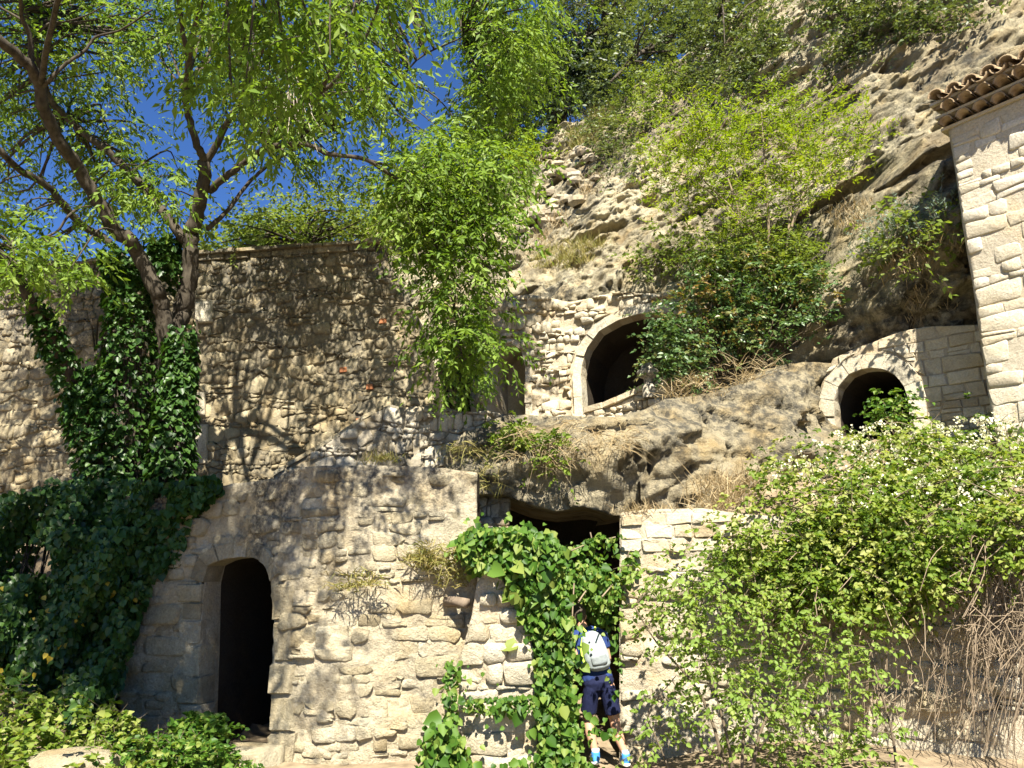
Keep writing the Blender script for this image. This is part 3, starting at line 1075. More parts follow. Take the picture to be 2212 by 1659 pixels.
# ------------------------------------------------------------------ tall rubble wall on the left
def left_wall():
    w = Wall([(-260, 12.3), (400, 12.1), (960, 11.9)], 0, 0.06, 3, 0.9)
    t = thing('rubble_wall', 'tall rubble stone wall behind the big ivy-clad tree', 'wall', W(400, 1060, 12.1))
    out = w.poly([(-260, 1170), (-260, 590), (150, 588), (220, 580), (430, 566), (520, 560), (700, 548), (826, 540), (846, 575), (872, 625), (905, 690), (925, 765), (942, 850), (948, 1080)])
    op = w.poly([(272, 1100), (275, 880), (300, 868), (333, 870), (335, 1100)])
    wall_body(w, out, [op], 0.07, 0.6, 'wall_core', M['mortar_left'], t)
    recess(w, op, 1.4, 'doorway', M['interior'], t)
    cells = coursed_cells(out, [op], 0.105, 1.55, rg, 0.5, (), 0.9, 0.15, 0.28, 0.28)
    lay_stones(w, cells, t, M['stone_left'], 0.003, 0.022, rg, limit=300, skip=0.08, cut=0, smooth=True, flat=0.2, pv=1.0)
    # lintel, cut stones round the old doorway
    for px in ([(262, 868), (262, 838), (340, 836), (340, 866)],
               [(410, 1005), (410, 920), (452, 918), (450, 1003)], [(425, 700), (425, 655), (462, 653), (462, 698)], [(412, 900), (414, 850), (446, 848), (446, 898)]):
        block(w, w.poly(px), -0.05, 0.075, 'cut_stone', M['dressed'], t, rg, 0.02, 0.02)
    # coping: two courses of slabs
    top = w.poly([(-260, 590), (150, 588), (220, 580), (430, 566), (520, 560), (700, 548), (826, 540)])
    for row, (z0, z1, d1) in enumerate(((0.0, 0.085, 0.05), (0.09, 0.15, 0.12))):
        r = top[0, 0]
        while r < top[-1, 0] - 0.1:
            ln = 0.35 + rg.random() * 0.35
            r2 = min(r + ln, top[-1, 0])
            za, zb = np.interp([r, r2], top[:, 0], top[:, 1])
            j = (rg.random(2) - 0.5) * 0.06
            block(w, [(r + 0.006, za + z0), (r2 - 0.006, zb + z0), (r2 - 0.006, zb + z1 + j[0]), (r + 0.006, za + z1 + j[1])], -0.5, d1 + (rg.random() - .5) * 0.05, 'coping_slab', M['stone_left'], t, rg, 0.02, 0.02)
            r = r2
    # bits of old brick used as packing
    for u, v in ((792, 832), (735, 795), (820, 690), (430, 660), (770, 905)):
        block(w, w.poly([(u, v + 11), (u, v), (u + 15, v - 1), (u + 16, v + 10)]), -0.05, 0.045, 'brick', M['brick'], t, rg, 0.01, 0.01)
M['brick'] = mat_simple('old_brick', (0.36, 0.15, 0.07), 0.95, 0.1, 0.3, 20.0, 0.4)
left_wall()

# ------------------------------------------------------------------ stone hut with the dark doorway
def rough_extra(amp, sc, seed):
    def f(r, z):
        q = np.stack([np.ravel(r) * sc, np.ravel(z) * sc * 1.4, np.ravel(r) * 0], -1)
        return (fbm(q, 4, seed, 0.6) * amp).reshape(np.shape(r))
    return f
HUT = Wall([(250, 9.1), (430, 8.75), (585, 8.62), (640, 8.28), (760, 8.22), (1032, 8.42)], 2, 0.08, 9, 1.3, 0.0, rough_extra(0.055, 5.5, 91))
def hut():
    w = HUT
    t = thing('stone_hut', 'low limestone hut with dark open doorway, partly in tree shade', 'hut', W(640, 1655, 8.3))
    out = w.poly([(255, 1740), (255, 1070), (440, 1062), (500, 1044), (600, 1032), (640, 1010), (760, 1004), (860, 1006), (960, 1012), (1031, 1022), (1030, 1760), (700, 1760)])
    op = w.poly([(424, 1720), (428, 1560), (434, 1400), (437, 1262), (447, 1222), (480, 1207), (520, 1203), (552, 1204), (578, 1222), (590, 1262), (594, 1340), (588, 1440), (586, 1540), (576, 1640), (574, 1720)])
    wall_body(w, out, [op], 0.035, 0.36, 'wall_core', M['mortar_hut'], t)
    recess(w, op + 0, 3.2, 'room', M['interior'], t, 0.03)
    # hidden rear walls and flat roof close the room in
    mb = MB()
    a, b = W(250, 829, 9.1), W(1032, 829, 8.42)
    zt = 2.52
    rr = np.linspace(w.cum[0] + 0.02, w.cum[-1] - 0.02, 24)
    fr = w.pos(rr, np.full(24, zt), np.full(24, -0.08))
    bk = fr.copy(); bk[:, 1] = 11.4
    lo = [fr, bk]
    V = []
    for z in (zt - 0.2, zt):
        for L_ in lo:
            q = L_.copy(); q[:, 2] = z
            V += list(q)
    F = []
    for i in range(23):
        F.append((48 + i, 48 + i + 1, 72 + i + 1, 72 + i))
        F.append((i, 24 + i, 24 + i + 1, i + 1))
        F.append((24 + i, 72 + i, 73 + i, 25 + i))
        F.append((i, i + 1, 49 + i, 48 + i))
    mb.add(V, F)
    mb.build('roof_slab', M['mortar_par'], t, False)
    sd = MB()
    for p, x in ((fr[-1], 0),):
        V = [(p[0], p[1], -0.4), (p[0], 11.4, -0.4), (p[0], 11.4, zt - 0.2), (p[0], p[1], zt - 0.2)]
        V += [(q[0] + (0.3 if p is fr[0] else -0.3), q[1], q[2]) for q in V]
        sd.add(V, [(0, 1, 2, 3), (4, 7, 6, 5), (0, 4, 5, 1), (1, 5, 6, 2), (2, 6, 7, 3), (3, 7, 4, 0)])
    sd.build('side_wall', M['mortar_hut'], t, False)
    # rubble in the front wall, the corner and the sides of the doorway
    front = w.poly([(604, 1740), (606, 1300), (600, 1060), (640, 1022), (760, 1014), (1029, 1030), (1029, 1750)])
    hole = w.poly([(968, 1390), (968, 1300), (1000, 1296), (1006, 1340), (990, 1390)])
    cells = coursed_cells(front, [op, hole], 0.115, 1.9, rg, 0.5, (), 0.35, 0.2, 0.22, 0.14)
    lay_stones(w, cells, t, M['stone_hut'], 0.004, 0.013, rg, limit=300, flat=1.05, pv=1.5, skip=0.2, cut=0, smooth=True, shoulder=0.84)
    left = w.poly([(258, 1740), (258, 1080), (440, 1070), (600, 1045), (600, 1200), (560, 1196), (470, 1196), (424, 1230), (420, 1740)])
    cells = coursed_cells(left, [op], 0.15, 1.9, rg, 0.4)
    lay_stones(w, cells, t, M['stone_hut'], 0.004, 0.013, rg, limit=120, pv=1.4, skip=0.15, cut=0, smooth=True)
    # jamb stones
    for v0, v1, u0 in ((1262, 1300, 384), (1302, 1338, 396), (1340, 1392, 388), (1395, 1460, 398), (1463, 1520, 384), (1523, 1600, 392)):
        block(w, w.poly([(u0, v1), (u0, v0), (436, v0), (433, v1)]), -0.25, 0.03, 'jamb_stone', M['stone_hut'], t, rg, 0.02, 0.02)
    for v0, v1 in ((1262, 1338), (1342, 1430), (1434, 1500), (1504, 1580), (1584, 1650)):
        ur = 594 if v1 < 1440 else 586
        block(w, w.poly([(ur, v1), (ur + 1, v0), (632 + rg.random() * 10, v0), (630 + rg.random() * 10, v1)]), -0.25, 0.04, 'jamb_stone', M['stone_hut'], t, rg, 0.03, 0.04)
    cv = w.poly([(438, 1258), (449, 1222), (480, 1208), (520, 1203), (552, 1205), (577, 1222), (588, 1256)])
    arch_ring(w, cv, 0.17, 7, -0.3, 0.025, M['stone_hut'], t, rng=rg)
hut()

def door_step():
    # worn slab in front of the doorway
    p = W(515, 1618, 8.2)
    mb = MB()
    n = 14
    ring = [(p[0] + 0.42 * math.cos(a) * (1 + 0.15 * math.sin(3 * a)), p[1] - 0.1 + 0.30 * math.sin(a)) for a in np.linspace(0, 2 * math.pi, n, endpoint=False)]
    V = [(x, y, -0.1) for x, y in ring] + [(x, y, 0.135 + 0.01 * random.random()) for x, y in ring] + [(p[0] + (x - p[0]) * 0.9, p[1] + (y - p[1]) * 0.9, 0.155) for x, y in ring]
    F = [(k * n + i, k * n + (i + 1) % n, (k + 1) * n + (i + 1) % n, (k + 1) * n + i) for k in range(2) for i in range(n)] + [tuple(range(2 * n, 3 * n))]
    mb.add(V, F)
    tag(mb.build('doorstep', M['stone_hut']), 'worn pale stone slab at the foot of the hut doorway', 'step')
door_step()

# ------------------------------------------------------------------ stair parapet and terrace edge
def parapet():
    w = Wall([(590, 9.75), (830, 9.95), (1100, 10.0)], 0, 0.06, 14, 1.3)
    t = thing('stair_parapet', 'dark weathered stair parapet with sloping coping above the hut roof', 'parapet', W(850, 1010, 9.9))
    out = w.poly([(590, 1120), (590, 1028), (620, 1008), (690, 966), (760, 922), (828, 880), (845, 874), (872, 882), (900, 876), (935, 886), (970, 881), (1010, 892), (1050, 886), (1095, 896), (1110, 960), (1100, 1150)])
    wall_body(w, out, [], 0.06, 0.45, 'wall_core', M['mortar_par'], t)
    cells = coursed_cells(out, [], 0.09, 1.6, rg, 0.5, (), 0.9, 0.15, 0.28, 0.28)
    lay_stones(w, cells, t, M['stone_par'], 0.003, 0.03, rg, limit=300, flat=0.1, skip=0.06, cut=0, smooth=True)
    top = w.poly([(590, 1028), (620, 1008), (690, 966), (760, 922), (828, 880)])
    r = top[0, 0]
    while r < top[-1, 0] - 0.05:
        r2 = min(r + 0.12 + rg.random() * 0.22, top[-1, 0])
        za, zb = np.interp([r, r2], top[:, 0], top[:, 1]) + (rg.random(2) - 0.5) * 0.035
        h = 0.03 + rg.random() * 0.03
        block(w, [(r + .004, za - .01), (r2 - .004, zb - .01), (r2 - .004, zb + h), (r + .004, za + h)], -0.45, 0.012 + rg.random() * 0.02, 'coping_slab', M['stone_hut'], t, rg, 0.012, 0.02)
        r = r2
parapet()

# ------------------------------------------------------------------ rock bank that carries the terrace
def bank_extra(w):
    pits = [(1372, 985, 0.05, 0.12, 0.3), (1402, 1000, 0.045, 0.14, 0.35), (1355, 1000, 0.03, 0.10, 0.2), (1340, 1010, 0.03, 0.12, 0.2), (1580, 968, 0.05, 0.05, 0.25), (1382, 1012, .03, .1, .2), (1500, 1010, .04, .06, .15)]
    pp = [(*w.rz(u, v), a, b, d) for u, v, a, b, d in pits]
    top = w.rz(1400, 900)[1]; bot = w.rz(1300, 1095)[1]
    def f(r, z):
        sh = np.shape(r)
        r = np.ravel(r); z = np.ravel(z)
        q = np.stack([r, z * 1.0, r * 0], -1)
        d = fbm(q * 0.8 + 3, 3, 17) * 0.30 + 0.16 * (cellnoise(np.stack([r * 1.6 + 0.3 * fbm(q * 2, 2, 4), z * 2.6], -1), 5)[2] - 0.5) + fbm(np.stack([r * 1.5, z * 4.0, r * 0], -1), 4, 18) * 0.16 + fbm(q * 6, 3, 19, 0.6) * 0.07 - 0.10 * np.abs(fbm(q * 2.2, 3, 23))
        t = (z - bot) / (top - bot)
        d = d - 0.16 * np.abs(fbm(np.stack([r * 3.2, z * 0.8, r * 0], -1), 3, 61)) * sstep(0.9, 0.4, t) + 0.10 * fbm(q * 3.4, 4, 62, 0.65)
        d = d + 0.18 * np.sin(np.clip(t, 0, 1) * math.pi) - 0.35 * sstep(0.75, 1.3, t)
        for a, c, ra, rb, dd in pp:
            d = d - dd * sstep(1.1, 0.6, np.hypot((r - a) / ra, (z - c) / rb))
        return d.reshape(sh)
    return f
def rock_bank():
    w = Wall([(940, 9.72), (1030, 9.8), (1200, 9.8), (1350, 9.7), (1550, 9.95), (1760, 10.7), (1830, 11.2)], 2, 0.02, 31, 2.0)
    w.extra = bank_extra(w)
    out = w.poly([(1036, 1072), (962, 1060), (960, 985), (1000, 940), (1040, 925), (1075, 900), (1110, 888), (1260, 893), (1330, 900), (1420, 872), (1470, 845), (1600, 830), (1700, 800), (1760, 770), (1822, 780), (1830, 1150), (1560, 1130), (1500, 1100), (1420, 1108), (1330, 1112), (1260, 1095), (1200, 1104), (1150, 1095), (1090, 1070)])
    o = mesh_wall_free(w, out, 0.035, 2.6)
    tag(o, 'bulging pale rock bank under the terrace, roof of the dark cave', kind='structure')
def mesh_wall_free(w, out, step, thick):
    e = bpy.data.objects.new('tmp', None)
    o = wall_body(w, out, [], step, thick, 'rock_bank', M['bank'], e)
    o.parent = None
    o.matrix_parent_inverse = Matrix.Identity(4)
    bpy.data.objects.remove(e)
    return o
rock_bank()

def cave_back():
    # the sides and back of the hollow behind the person
    a, b = W(1034, 829, 8.6), W(1338, 829, 9.25)
    pts = [(a[0], 8.55), (a[0] - 0.1, 10.0), (a[0], 11.4), (0.6, 12.2), (1.6, 12.2), (b[0] + 0.25, 11.4), (b[0] + 0.3, 10.2), (b[0] + 0.22, 9.55)]
    pts = smooth_path([np.array([x, y, 0]) for x, y in pts], 6)
    zs = np.linspace(-0.6, 2.75, 40)
    V = []
    for p in pts:
        for z in zs:
            V.append((p[0], p[1], z))
    V = np.array(V)
    n = fbm(V * 1.2, 4, 7) * 0.18
    V[:, 0] += n; V[:, 1] += n
    k = len(zs)
    F = np.array([(i * k + j, (i + 1) * k + j, (i + 1) * k + j + 1, i * k + j + 1) for i in range(len(pts) - 1) for j in range(k - 1)])
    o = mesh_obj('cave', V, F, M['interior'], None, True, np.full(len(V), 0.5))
    tag(o, 'dark hollow under the rock bank behind the walker', kind='structure')
cave_back()

def terrace():
    xs = np.linspace(-0.9, 4.0, 50); ys = np.linspace(10.6, 16.5, 40)
    X, Y = np.meshgrid(xs, ys, indexing='ij')
    Z = 3.62 + 0.05 * (Y - 10) + 0.08 * fbm(np.stack([X.ravel(), Y.ravel(), X.ravel() * 0], -1), 3, 3).reshape(X.shape)
    Z = Z 
    V = np.stack([X.ravel(), Y.ravel(), Z.ravel()], -1)
    idx = np.arange(V.shape[0]).reshape(50, 40)
    F = np.stack([idx[:-1, :-1], idx[1:, :-1], idx[1:, 1:], idx[:-1, 1:]], -1).reshape(-1, 4)
    tag(mesh_obj('terrace', V, F, M['soil']), 'earth terrace in front of the cave facade', kind='structure')
terrace()

# ------------------------------------------------------------------ facade with the big arch and the niche
def facade():
    w = Wall([(900, 14.9), (1020, 14.5), (1300, 13.6), (1540, 12.9)], 1, 0.12, 41, 1.0, 0.0, rough_extra(0.10, 3.0, 93))
    t = thing('cave_facade', 'sunlit rubble facade with wide arched opening and small niche under the cliff', 'wall', W(1200, 890, 13.9))
    out = w.poly([(905, 960), (915, 760), (1000, 690), (1040, 655), (1090, 642), (1150, 640), (1230, 650), (1330, 632), (1440, 632), (1530, 650), (1540, 960)])
    arch = w.poly([(1260, 940), (1256, 880), (1254, 800), (1266, 755), (1296, 715), (1345, 688), (1400, 676), (1450, 678), (1490, 692), (1512, 735), (1516, 940)])
    niche = w.poly([(1062, 930), (1060, 800), (1066, 772), (1085, 752), (1108, 745), (1126, 755), (1135, 780), (1136, 930)])
    gap = w.poly([(944, 930), (946, 800), (985, 780), (1017, 792), (1018, 930)])
    ops = [arch, niche, gap]
    wall_body(w, out, ops, 0.045, 0.3, 'wall_core', M['mortar_fac'], t)
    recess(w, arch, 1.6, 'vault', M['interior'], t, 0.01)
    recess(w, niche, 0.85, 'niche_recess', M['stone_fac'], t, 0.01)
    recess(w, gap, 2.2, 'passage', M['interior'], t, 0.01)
    ring = w.poly([(1236, 905), (1232, 790), (1250, 735), (1285, 695), (1340, 668), (1400, 655), (1460, 655), (1520, 690), (1535, 905)])
    cells = coursed_cells(out, ops, 0.092, 1.9, rg, 0.55, [ring], 0.9, 0.15, 0.25, 0.25)
    lay_stones(w, cells, t, M['stone_fac'], 0.003, 0.04, rg, limit=300, flat=0.0, pv=1.4, skip=0.2, cut=0, smooth=True)
    cv = w.poly([(1260, 900), (1258, 850), (1254, 800), (1266, 755), (1296, 715), (1345, 688), (1400, 676), (1450, 678), (1490, 692)])
    arch_ring(w, cv, 0.16, 9, -0.3, 0.045, M['dressed'], t, rg)
    cv = w.poly([(1062, 905), (1060, 800), (1066, 772), (1085, 752), (1108, 745), (1126, 755), (1135, 780), (1136, 905)])
    arch_ring(w, cv, 0.13, 10, -0.5, 0.05, M['stone_fac'], t, rg)
facade()

def arch_parapet():
    w = Wall([(1250, 12.4), (1440, 11.5)], 0, 0.05, 43, 1.2)
    t = thing('low_parapet', 'low rubble parapet rising to the right below the wide arch', 'parapet', W(1340, 900, 12))
    out = w.poly([(1255, 960), (1258, 893), (1300, 884), (1360, 860), (1410, 834), (1438, 826), (1440, 960)])
    wall_body(w, out, [], 0.05, 0.35, 'wall_core', M['mortar_fac'], t)
    lay_stones(w, coursed_cells(out, [], 0.11, 1.8, rg, 0.4, (), 0.4), t, M['stone_fac'], 0.005, 0.05, rg, cut=0, smooth=True, flat=0.1)
    top = w.poly([(1262, 893), (1300, 884), (1360, 860), (1410, 834), (1438, 826)])
    r = top[0, 0]
    while r < top[-1, 0] - 0.02:
        r2 = min(r + 0.22 + rg.random() * 0.15, top[-1, 0])
        za, zb = np.interp([r, r2], top[:, 0], top[:, 1])
        block(w, [(r + .004, za), (r2 - .004, zb), (r2 - .004, zb + .09), (r + .004, za + .09)], -0.35, 0.06, 'coping_stone', M['stone_fac'], t, rg, 0.02, 0.03)
        r = r2
    # little carved stone post at its upper end
    p = W(1402, 838, 11.55)
    mb = MB()
    prof = [(0.10, -0.15), (0.10, 0.02), (0.075, 0.05), (0.07, 0.12), (0.085, 0.15), (0.16, 0.18), (0.175, 0.23), (0.15, 0.27), (0.10, 0.29), (0.09, 0.36), (0.05, 0.40), (0.0, 0.41)]
    n = 12
    V = [(p[0] + r * math.cos(k * 2 * math.pi / n), p[1] + r * math.sin(k * 2 * math.pi / n), p[2] + z) for r, z in prof for k in range(n)]
    F = [(i * n + k, i * n + (k + 1) % n, (i + 1) * n + (k + 1) % n, (i + 1) * n + k) for i in range(len(prof) - 1) for k in range(n)]
    mb.add(V, F)
    tag(mb.build('stone_finial', M['stone_par']), 'small carved stone finial at the right edge of the wide arch', 'finial')
arch_parapet()

# ------------------------------------------------------------------ wall with the round arch on the right
def arch_wall():
    # the plan runs away to the left
    P0 = np.array([4.88, 10.8])
    w = Wall([(1700, 11.6), (2200, 9.75)], 0, 0.05, 51, 1.1)
    t = thing('arch_wall', 'pale masonry wall with round-arched doorway beside the tiled building', 'wall', W(1890, 950, 10.9))
    out = w.poly([(1725, 1010), (1740, 950), (1775, 830), (1800, 775), (1850, 752), (1890, 738), (1945, 716), (2000, 705), (2195, 700), (2200, 1040)])
    op = w.poly([(1815, 1040), (1808, 960), (1803, 900), (1803, 868), (1812, 838), (1835, 810), (1865, 798), (1897, 795), (1930, 806), (1953, 832), (1964, 865), (1967, 910), (1970, 1040)])
    wall_body(w, out, [op], 0.05, 0.24, 'wall_core', M['mortar_fac'], t)
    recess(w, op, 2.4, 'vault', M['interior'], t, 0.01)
    ring = w.poly([(1770, 940), (1772, 880), (1790, 810), (1835, 768), (1890, 752), (1945, 765), (1990, 815), (2004, 880), (2004, 940)])
    cells = coursed_cells(out, [op], 0.18, 1.6, rg, 0.35, [ring], 0.08, 0.1, 0.06, 0.05)
    lay_stones(w, cells, t, M['stone_fac'], 0.007, 0.02, rg, flat=0.9, cut=0, shoulder=0.9)
    cv = w.poly([(1803, 900), (1803, 868), (1812, 838), (1835, 810), (1865, 798), (1897, 795), (1930, 806), (1953, 832), (1964, 865), (1967, 905)])
    arch_ring(w, cv, 0.22, 9, -0.22, 0.05, M['dressed'], t, rg)
    for a in (((1772, 1000), (1772, 905), (1803, 905), (1808, 1000)), ((1967, 1000), (1967, 908), (2034, 902), (2036, 1000))):
        block(w, w.poly(a), -0.22, 0.047, 'jamb_stone', M['dressed'], t, rg, 0.008, 0.01)
arch_wall()

# ------------------------------------------------------------------ tiled building on the right
def tower():
    edge = W(2145, 910, 9.2)[:2]
    dr = np.array([0.60, -0.80])
    w = Wall([(2145, 9.2), (2600, 7.0)], 0, 0.04, 61, 1.4)
    w.pl = np.array([edge, edge + dr * 3.2]); w.sl = np.array([3.2]); w.cum = np.array([0, 3.2]); w.dirs = dr[None, :]
    t = thing('tiled_building', 'bright stone building with terracotta tiled eaves at the right edge', 'building', (edge[0], edge[1], 2.4))
    zt = w.rz(2032, 285)[1]
    out = np.array([(0, 1.6), (3.2, 1.6), (3.2, zt), (0, zt)])
    wall_body(w, out, [], 0.06, 0.5, 'wall_core', M['tower_mortar'], t)
    cells = coursed_cells(np.array([(0.01, 1.6), (1.9, 1.6), (1.9, zt - 0.12), (0.01, zt - 0.12)]), [], 0.17, 1.7, rg, 0.4, (), 0.2, 0.15, 0.12, 0.10)
    lay_stones(w, cells, t, M['tower'], 0.003, 0.009, rg, limit=300, flat=1.3, pv=1.2, skip=0.08, shoulder=0.88, cut=0, smooth=True)
    # far end wall and rear closing the volume
    nrm = np.array([-0.80, -0.60])
    mb = MB()
    A = np.array([*edge]); 
    q = [A - nrm * 0.45 + dr * 0.02, A - nrm * 3.0 + dr * 0.02, A - nrm * 3.0 + dr * 3.18, A - nrm * 0.45 + dr * 3.18]
    V = [(*p, 1.6) for p in q] + [(*p, zt) for p in q]
    mb.add(V, [(0, 4, 5, 1), (1, 5, 6, 2), (2, 6, 7, 3), (3, 7, 4, 0), (4, 7, 6, 5)])
    mb.build('rear_wall', M['tower_mortar'], t, False)
    # eaves: two corbelled courses of canal tiles and the roof tiles over them
    def canal(r, z, d0, d1, rad, slope, up, nm, zj=0.0):
        """a half-round tile with its open end towards the viewer"""
        m = MB()
        n = 8
        th = 0.016
        V = []
        for d in (d1, d0):
            for rr in (rad, rad - th):
                for k in range(n + 1):
                    a = math.pi * k / n
                    cc = rr * math.cos(a); ss = rr * math.sin(a) * (1 if up else -1)
                    taper = 1.0 if d == d1 else 0.85
                    V.append(w.pos(r + cc * taper, z + ss * taper + slope * (d1 - d), d)[0])
        m1 = n + 1
        F = []
        for k in range(n):
            F += [(k, k + 1, 2 * m1 + k + 1, 2 * m1 + k), (m1 + k, 3 * m1 + k, 3 * m1 + k + 1, m1 + k + 1), (k, m1 + k, m1 + k + 1, k + 1), (2 * m1 + k, 2 * m1 + k + 1, 3 * m1 + k + 1, 3 * m1 + k)]
        m.add(V, F, random.random())
        return m.build(nm, M['tile'], t, True)
    pitch = 0.205
    k = 0
    r = -0.06
    while r < 3.1:
        canal(r + pitch / 2, zt + 0.02 + (rg.random() - .5) * 0.012, -0.12, 0.17, 0.088, 0.0, True, 'eaves_tile')
        canal(r + pitch, zt + 0.155 + (rg.random() - .5) * 0.012, -0.12, 0.30, 0.088, 0.0, True, 'eaves_tile')
        if k % 1 == 0:
            canal(r + pitch / 2, zt + 0.30 + (rg.random() - .5) * 0.02, -0.25, 0.36 + (rg.random() - .5) * 0.05, 0.092, 0.28, True, 'roof_tile')
            canal(r + pitch / 2, zt + 0.48 + (rg.random() - .5) * 0.02, -0.70, -0.16, 0.092, 0.28, True, 'roof_tile')
            canal(r + pitch, zt + 0.33 + (rg.random() - .5) * 0.02, -0.25, 0.33 + (rg.random() - .5) * 0.05, 0.092, 0.28, False, 'roof_tile')
        r += pitch
        k += 1
    # mortar beds between the courses, roof underlay
    for z0, z1, d1 in ((zt - 0.02, zt + 0.016, 0.05), (zt + 0.112, zt + 0.145, 0.16), (zt + 0.25, zt + 0.285, 0.27)):
        block(w, [(-0.08, z0), (3.15, z0), (3.15, z1), (-0.08, z1)], -0.45, d1, 'mortar_bed', M['tower_mortar'], t, rg, 0.01, 0.0)
    m = MB()
    V = [w.pos(-0.06, zt + 0.27, 0.2)[0], w.pos(3.15, zt + 0.27, 0.2)[0], w.pos(3.15, zt + 1.15, -3.0)[0], w.pos(-0.06, zt + 1.15, -3.0)[0]]
    V += [v - np.array([0, 0, 0.06]) for v in V]
    m.add(V, [(0, 1, 2, 3), (4, 7, 6, 5), (0, 4, 5, 1), (1, 5, 6, 2), (2, 6, 7, 3), (3, 7, 4, 0)])
    m.build('roof_deck', M['tile'], t, False)
    return w, zt
TOW, TOW_ZT = tower()

# ------------------------------------------------------------------ retaining wall right of the cave
def retaining():
    w = Wall([(1338, 9.25), (1560, 9.0), (1900, 8.4), (2400, 7.4)], 1, 0.10, 71, 1.0, 0.0, rough_extra(0.07, 3.5, 95))
    t = thing('retaining_wall', 'sun-bleached retaining wall right of the cave, half hidden by climbers', 'wall', W(1560, 1650, 9.0))
    out = w.poly([(1338, 1780), (1339, 1108), (1400, 1100), (1520, 1098), (1600, 1110), (1900, 1130), (2400, 1100), (2400, 1900), (1900, 1850)])
    wall_body(w, out, [], 0.045, 0.6, 'wall_core', M['mortar_hut2'], t)
    hi = w.poly([(1340, 1200), (1341, 1112), (1520, 1104), (1700, 1130), (1700, 1215)])
    lay_stones(w, coursed_cells(hi, [], 0.14, 1.7, rg, 0.3, (), 0.1, 0.1, 0.1), t, M['stone_fac'], 0.006, 0.025, rg, limit=80, cut=0, shoulder=0.88)
    lo = w.poly([(1341, 1780), (1340, 1204), (1700, 1220), (2300, 1240), (2380, 1860), (1900, 1840)])
    lay_stones(w, coursed_cells(lo, [], 0.19, 1.8, rg, 0.5, (), 0.3, 0.1, 0.25, 0.12), t, M['stone_hut2'], 0.004, 0.022, rg, limit=220, flat=0.6, pv=1.3, skip=0.22, cut=0, smooth=True)
M['stone_hut2'] = mat_stone('bleached_stone', [(0.43, 0.375, 0.26), (0.52, 0.465, 0.345), (0.55, 0.50, 0.385)], lichen=0.10, bump=1.0, bscale=13, bdist=0.07)
M['mortar_hut2'] = mat_stone('bleached_mortar', [(0.43, 0.37, 0.265), (0.52, 0.46, 0.345)], lichen=0.10, bump=1.0, bscale=12, bdist=0.07)
retaining()

# ------------------------------------------------------------------ gabled stone pier
def pier():
    w = Wall([(960, 8.2), (1080, 8.05), (1200, 8.2)], 1, 0.06, 81, 1.6, 0.0, rough_extra(0.05, 5.0, 97))
    t = thing('stone_pier', 'broken gable-shaped stone pier left of the walker, vine on its right side', 'pier', W(1070, 1655, 8.1))
    out = w.poly([(985, 1780), (990, 1560), (992, 1420), (1004, 1390), (1020, 1330), (1030, 1260), (1045, 1236), (1075, 1234), (1092, 1262), (1112, 1310), (1140, 1352), (1152, 1400), (1160, 1520), (1172, 1650), (1178, 1780)])
    wall_body(w, out, [], 0.035, 0.55, 'wall_core', M['mortar_hut2'], t)
    lay_stones(w, coursed_cells(out, [], 0.14, 1.7, rg, 0.4, (), 0.25), t, M['stone_hut2'], 0.005, 0.024, rg, flat=0.9, pv=1.2, skip=0.08, cut=0, smooth=True, shoulder=0.87)
    # stub of an old beam beside it
    a, b = W(965, 1300, 8.35), W(1008, 1303, 8.12)
    mb = MB()
    tube(mb, [a, (a + b) / 2 + np.array([0, 0, .012]), b], [0.058, 0.052, 0.05], 6, 0.4, 0.2)
    tag(mb.build('beam_stub', M['wood']), 'weathered timber beam stub jutting between hut and pier', 'beam')
pier()

M['stone_par2'] = mat_stone('gully_stone', [(0.24, 0.20, 0.14), (0.36, 0.31, 0.22), (0.44, 0.39, 0.28)], lichen=0.3)
def fallen_stones():
    # loose stones in the gully high on the cliff
    spots = sample_poly([(1165, 345), (1235, 330), (1300, 380), (1270, 430), (1235, 480), (1150, 500), (1120, 520), (1160, 440)], 30, rg)
    for u, v in spots:
        p = cliff_pt(u, v, 0.16)
        n = 9
        s = 0.09 + 0.13 * rg.random()
        V = []
        for k, (zz, rr) in enumerate(((-0.5, 0.55), (-0.15, 0.95), (0.25, 0.9), (0.5, 0.5))):
            for i in range(n):
                a = 2 * math.pi * i / n
                q = rr * (0.85 + 0.3 * rg.random())
                V.append((p[0] + s * 1.25 * q * math.cos(a), p[1] + s * q * math.sin(a), p[2] + s * 1.15 * zz + (rg.random() - .5) * 0.25 * s))
        V.append((p[0], p[1], p[2] + s * 0.62))
        F = [(k * n + i, k * n + (i + 1) % n, (k + 1) * n + (i + 1) % n, (k + 1) * n + i) for k in range(3) for i in range(n)]
        F += [(3 * n + i, 3 * n + (i + 1) % n, 4 * n) for i in range(n)]
        o = mesh_obj('loose_stone', V, F, M['stone_par2'], None, False, np.full(len(V), rg.random()))
        tag(o, 'pale loose stone in the rubble gully high on the cliff', 'stone', 'loose stones in the cliff gully')
fallen_stones()

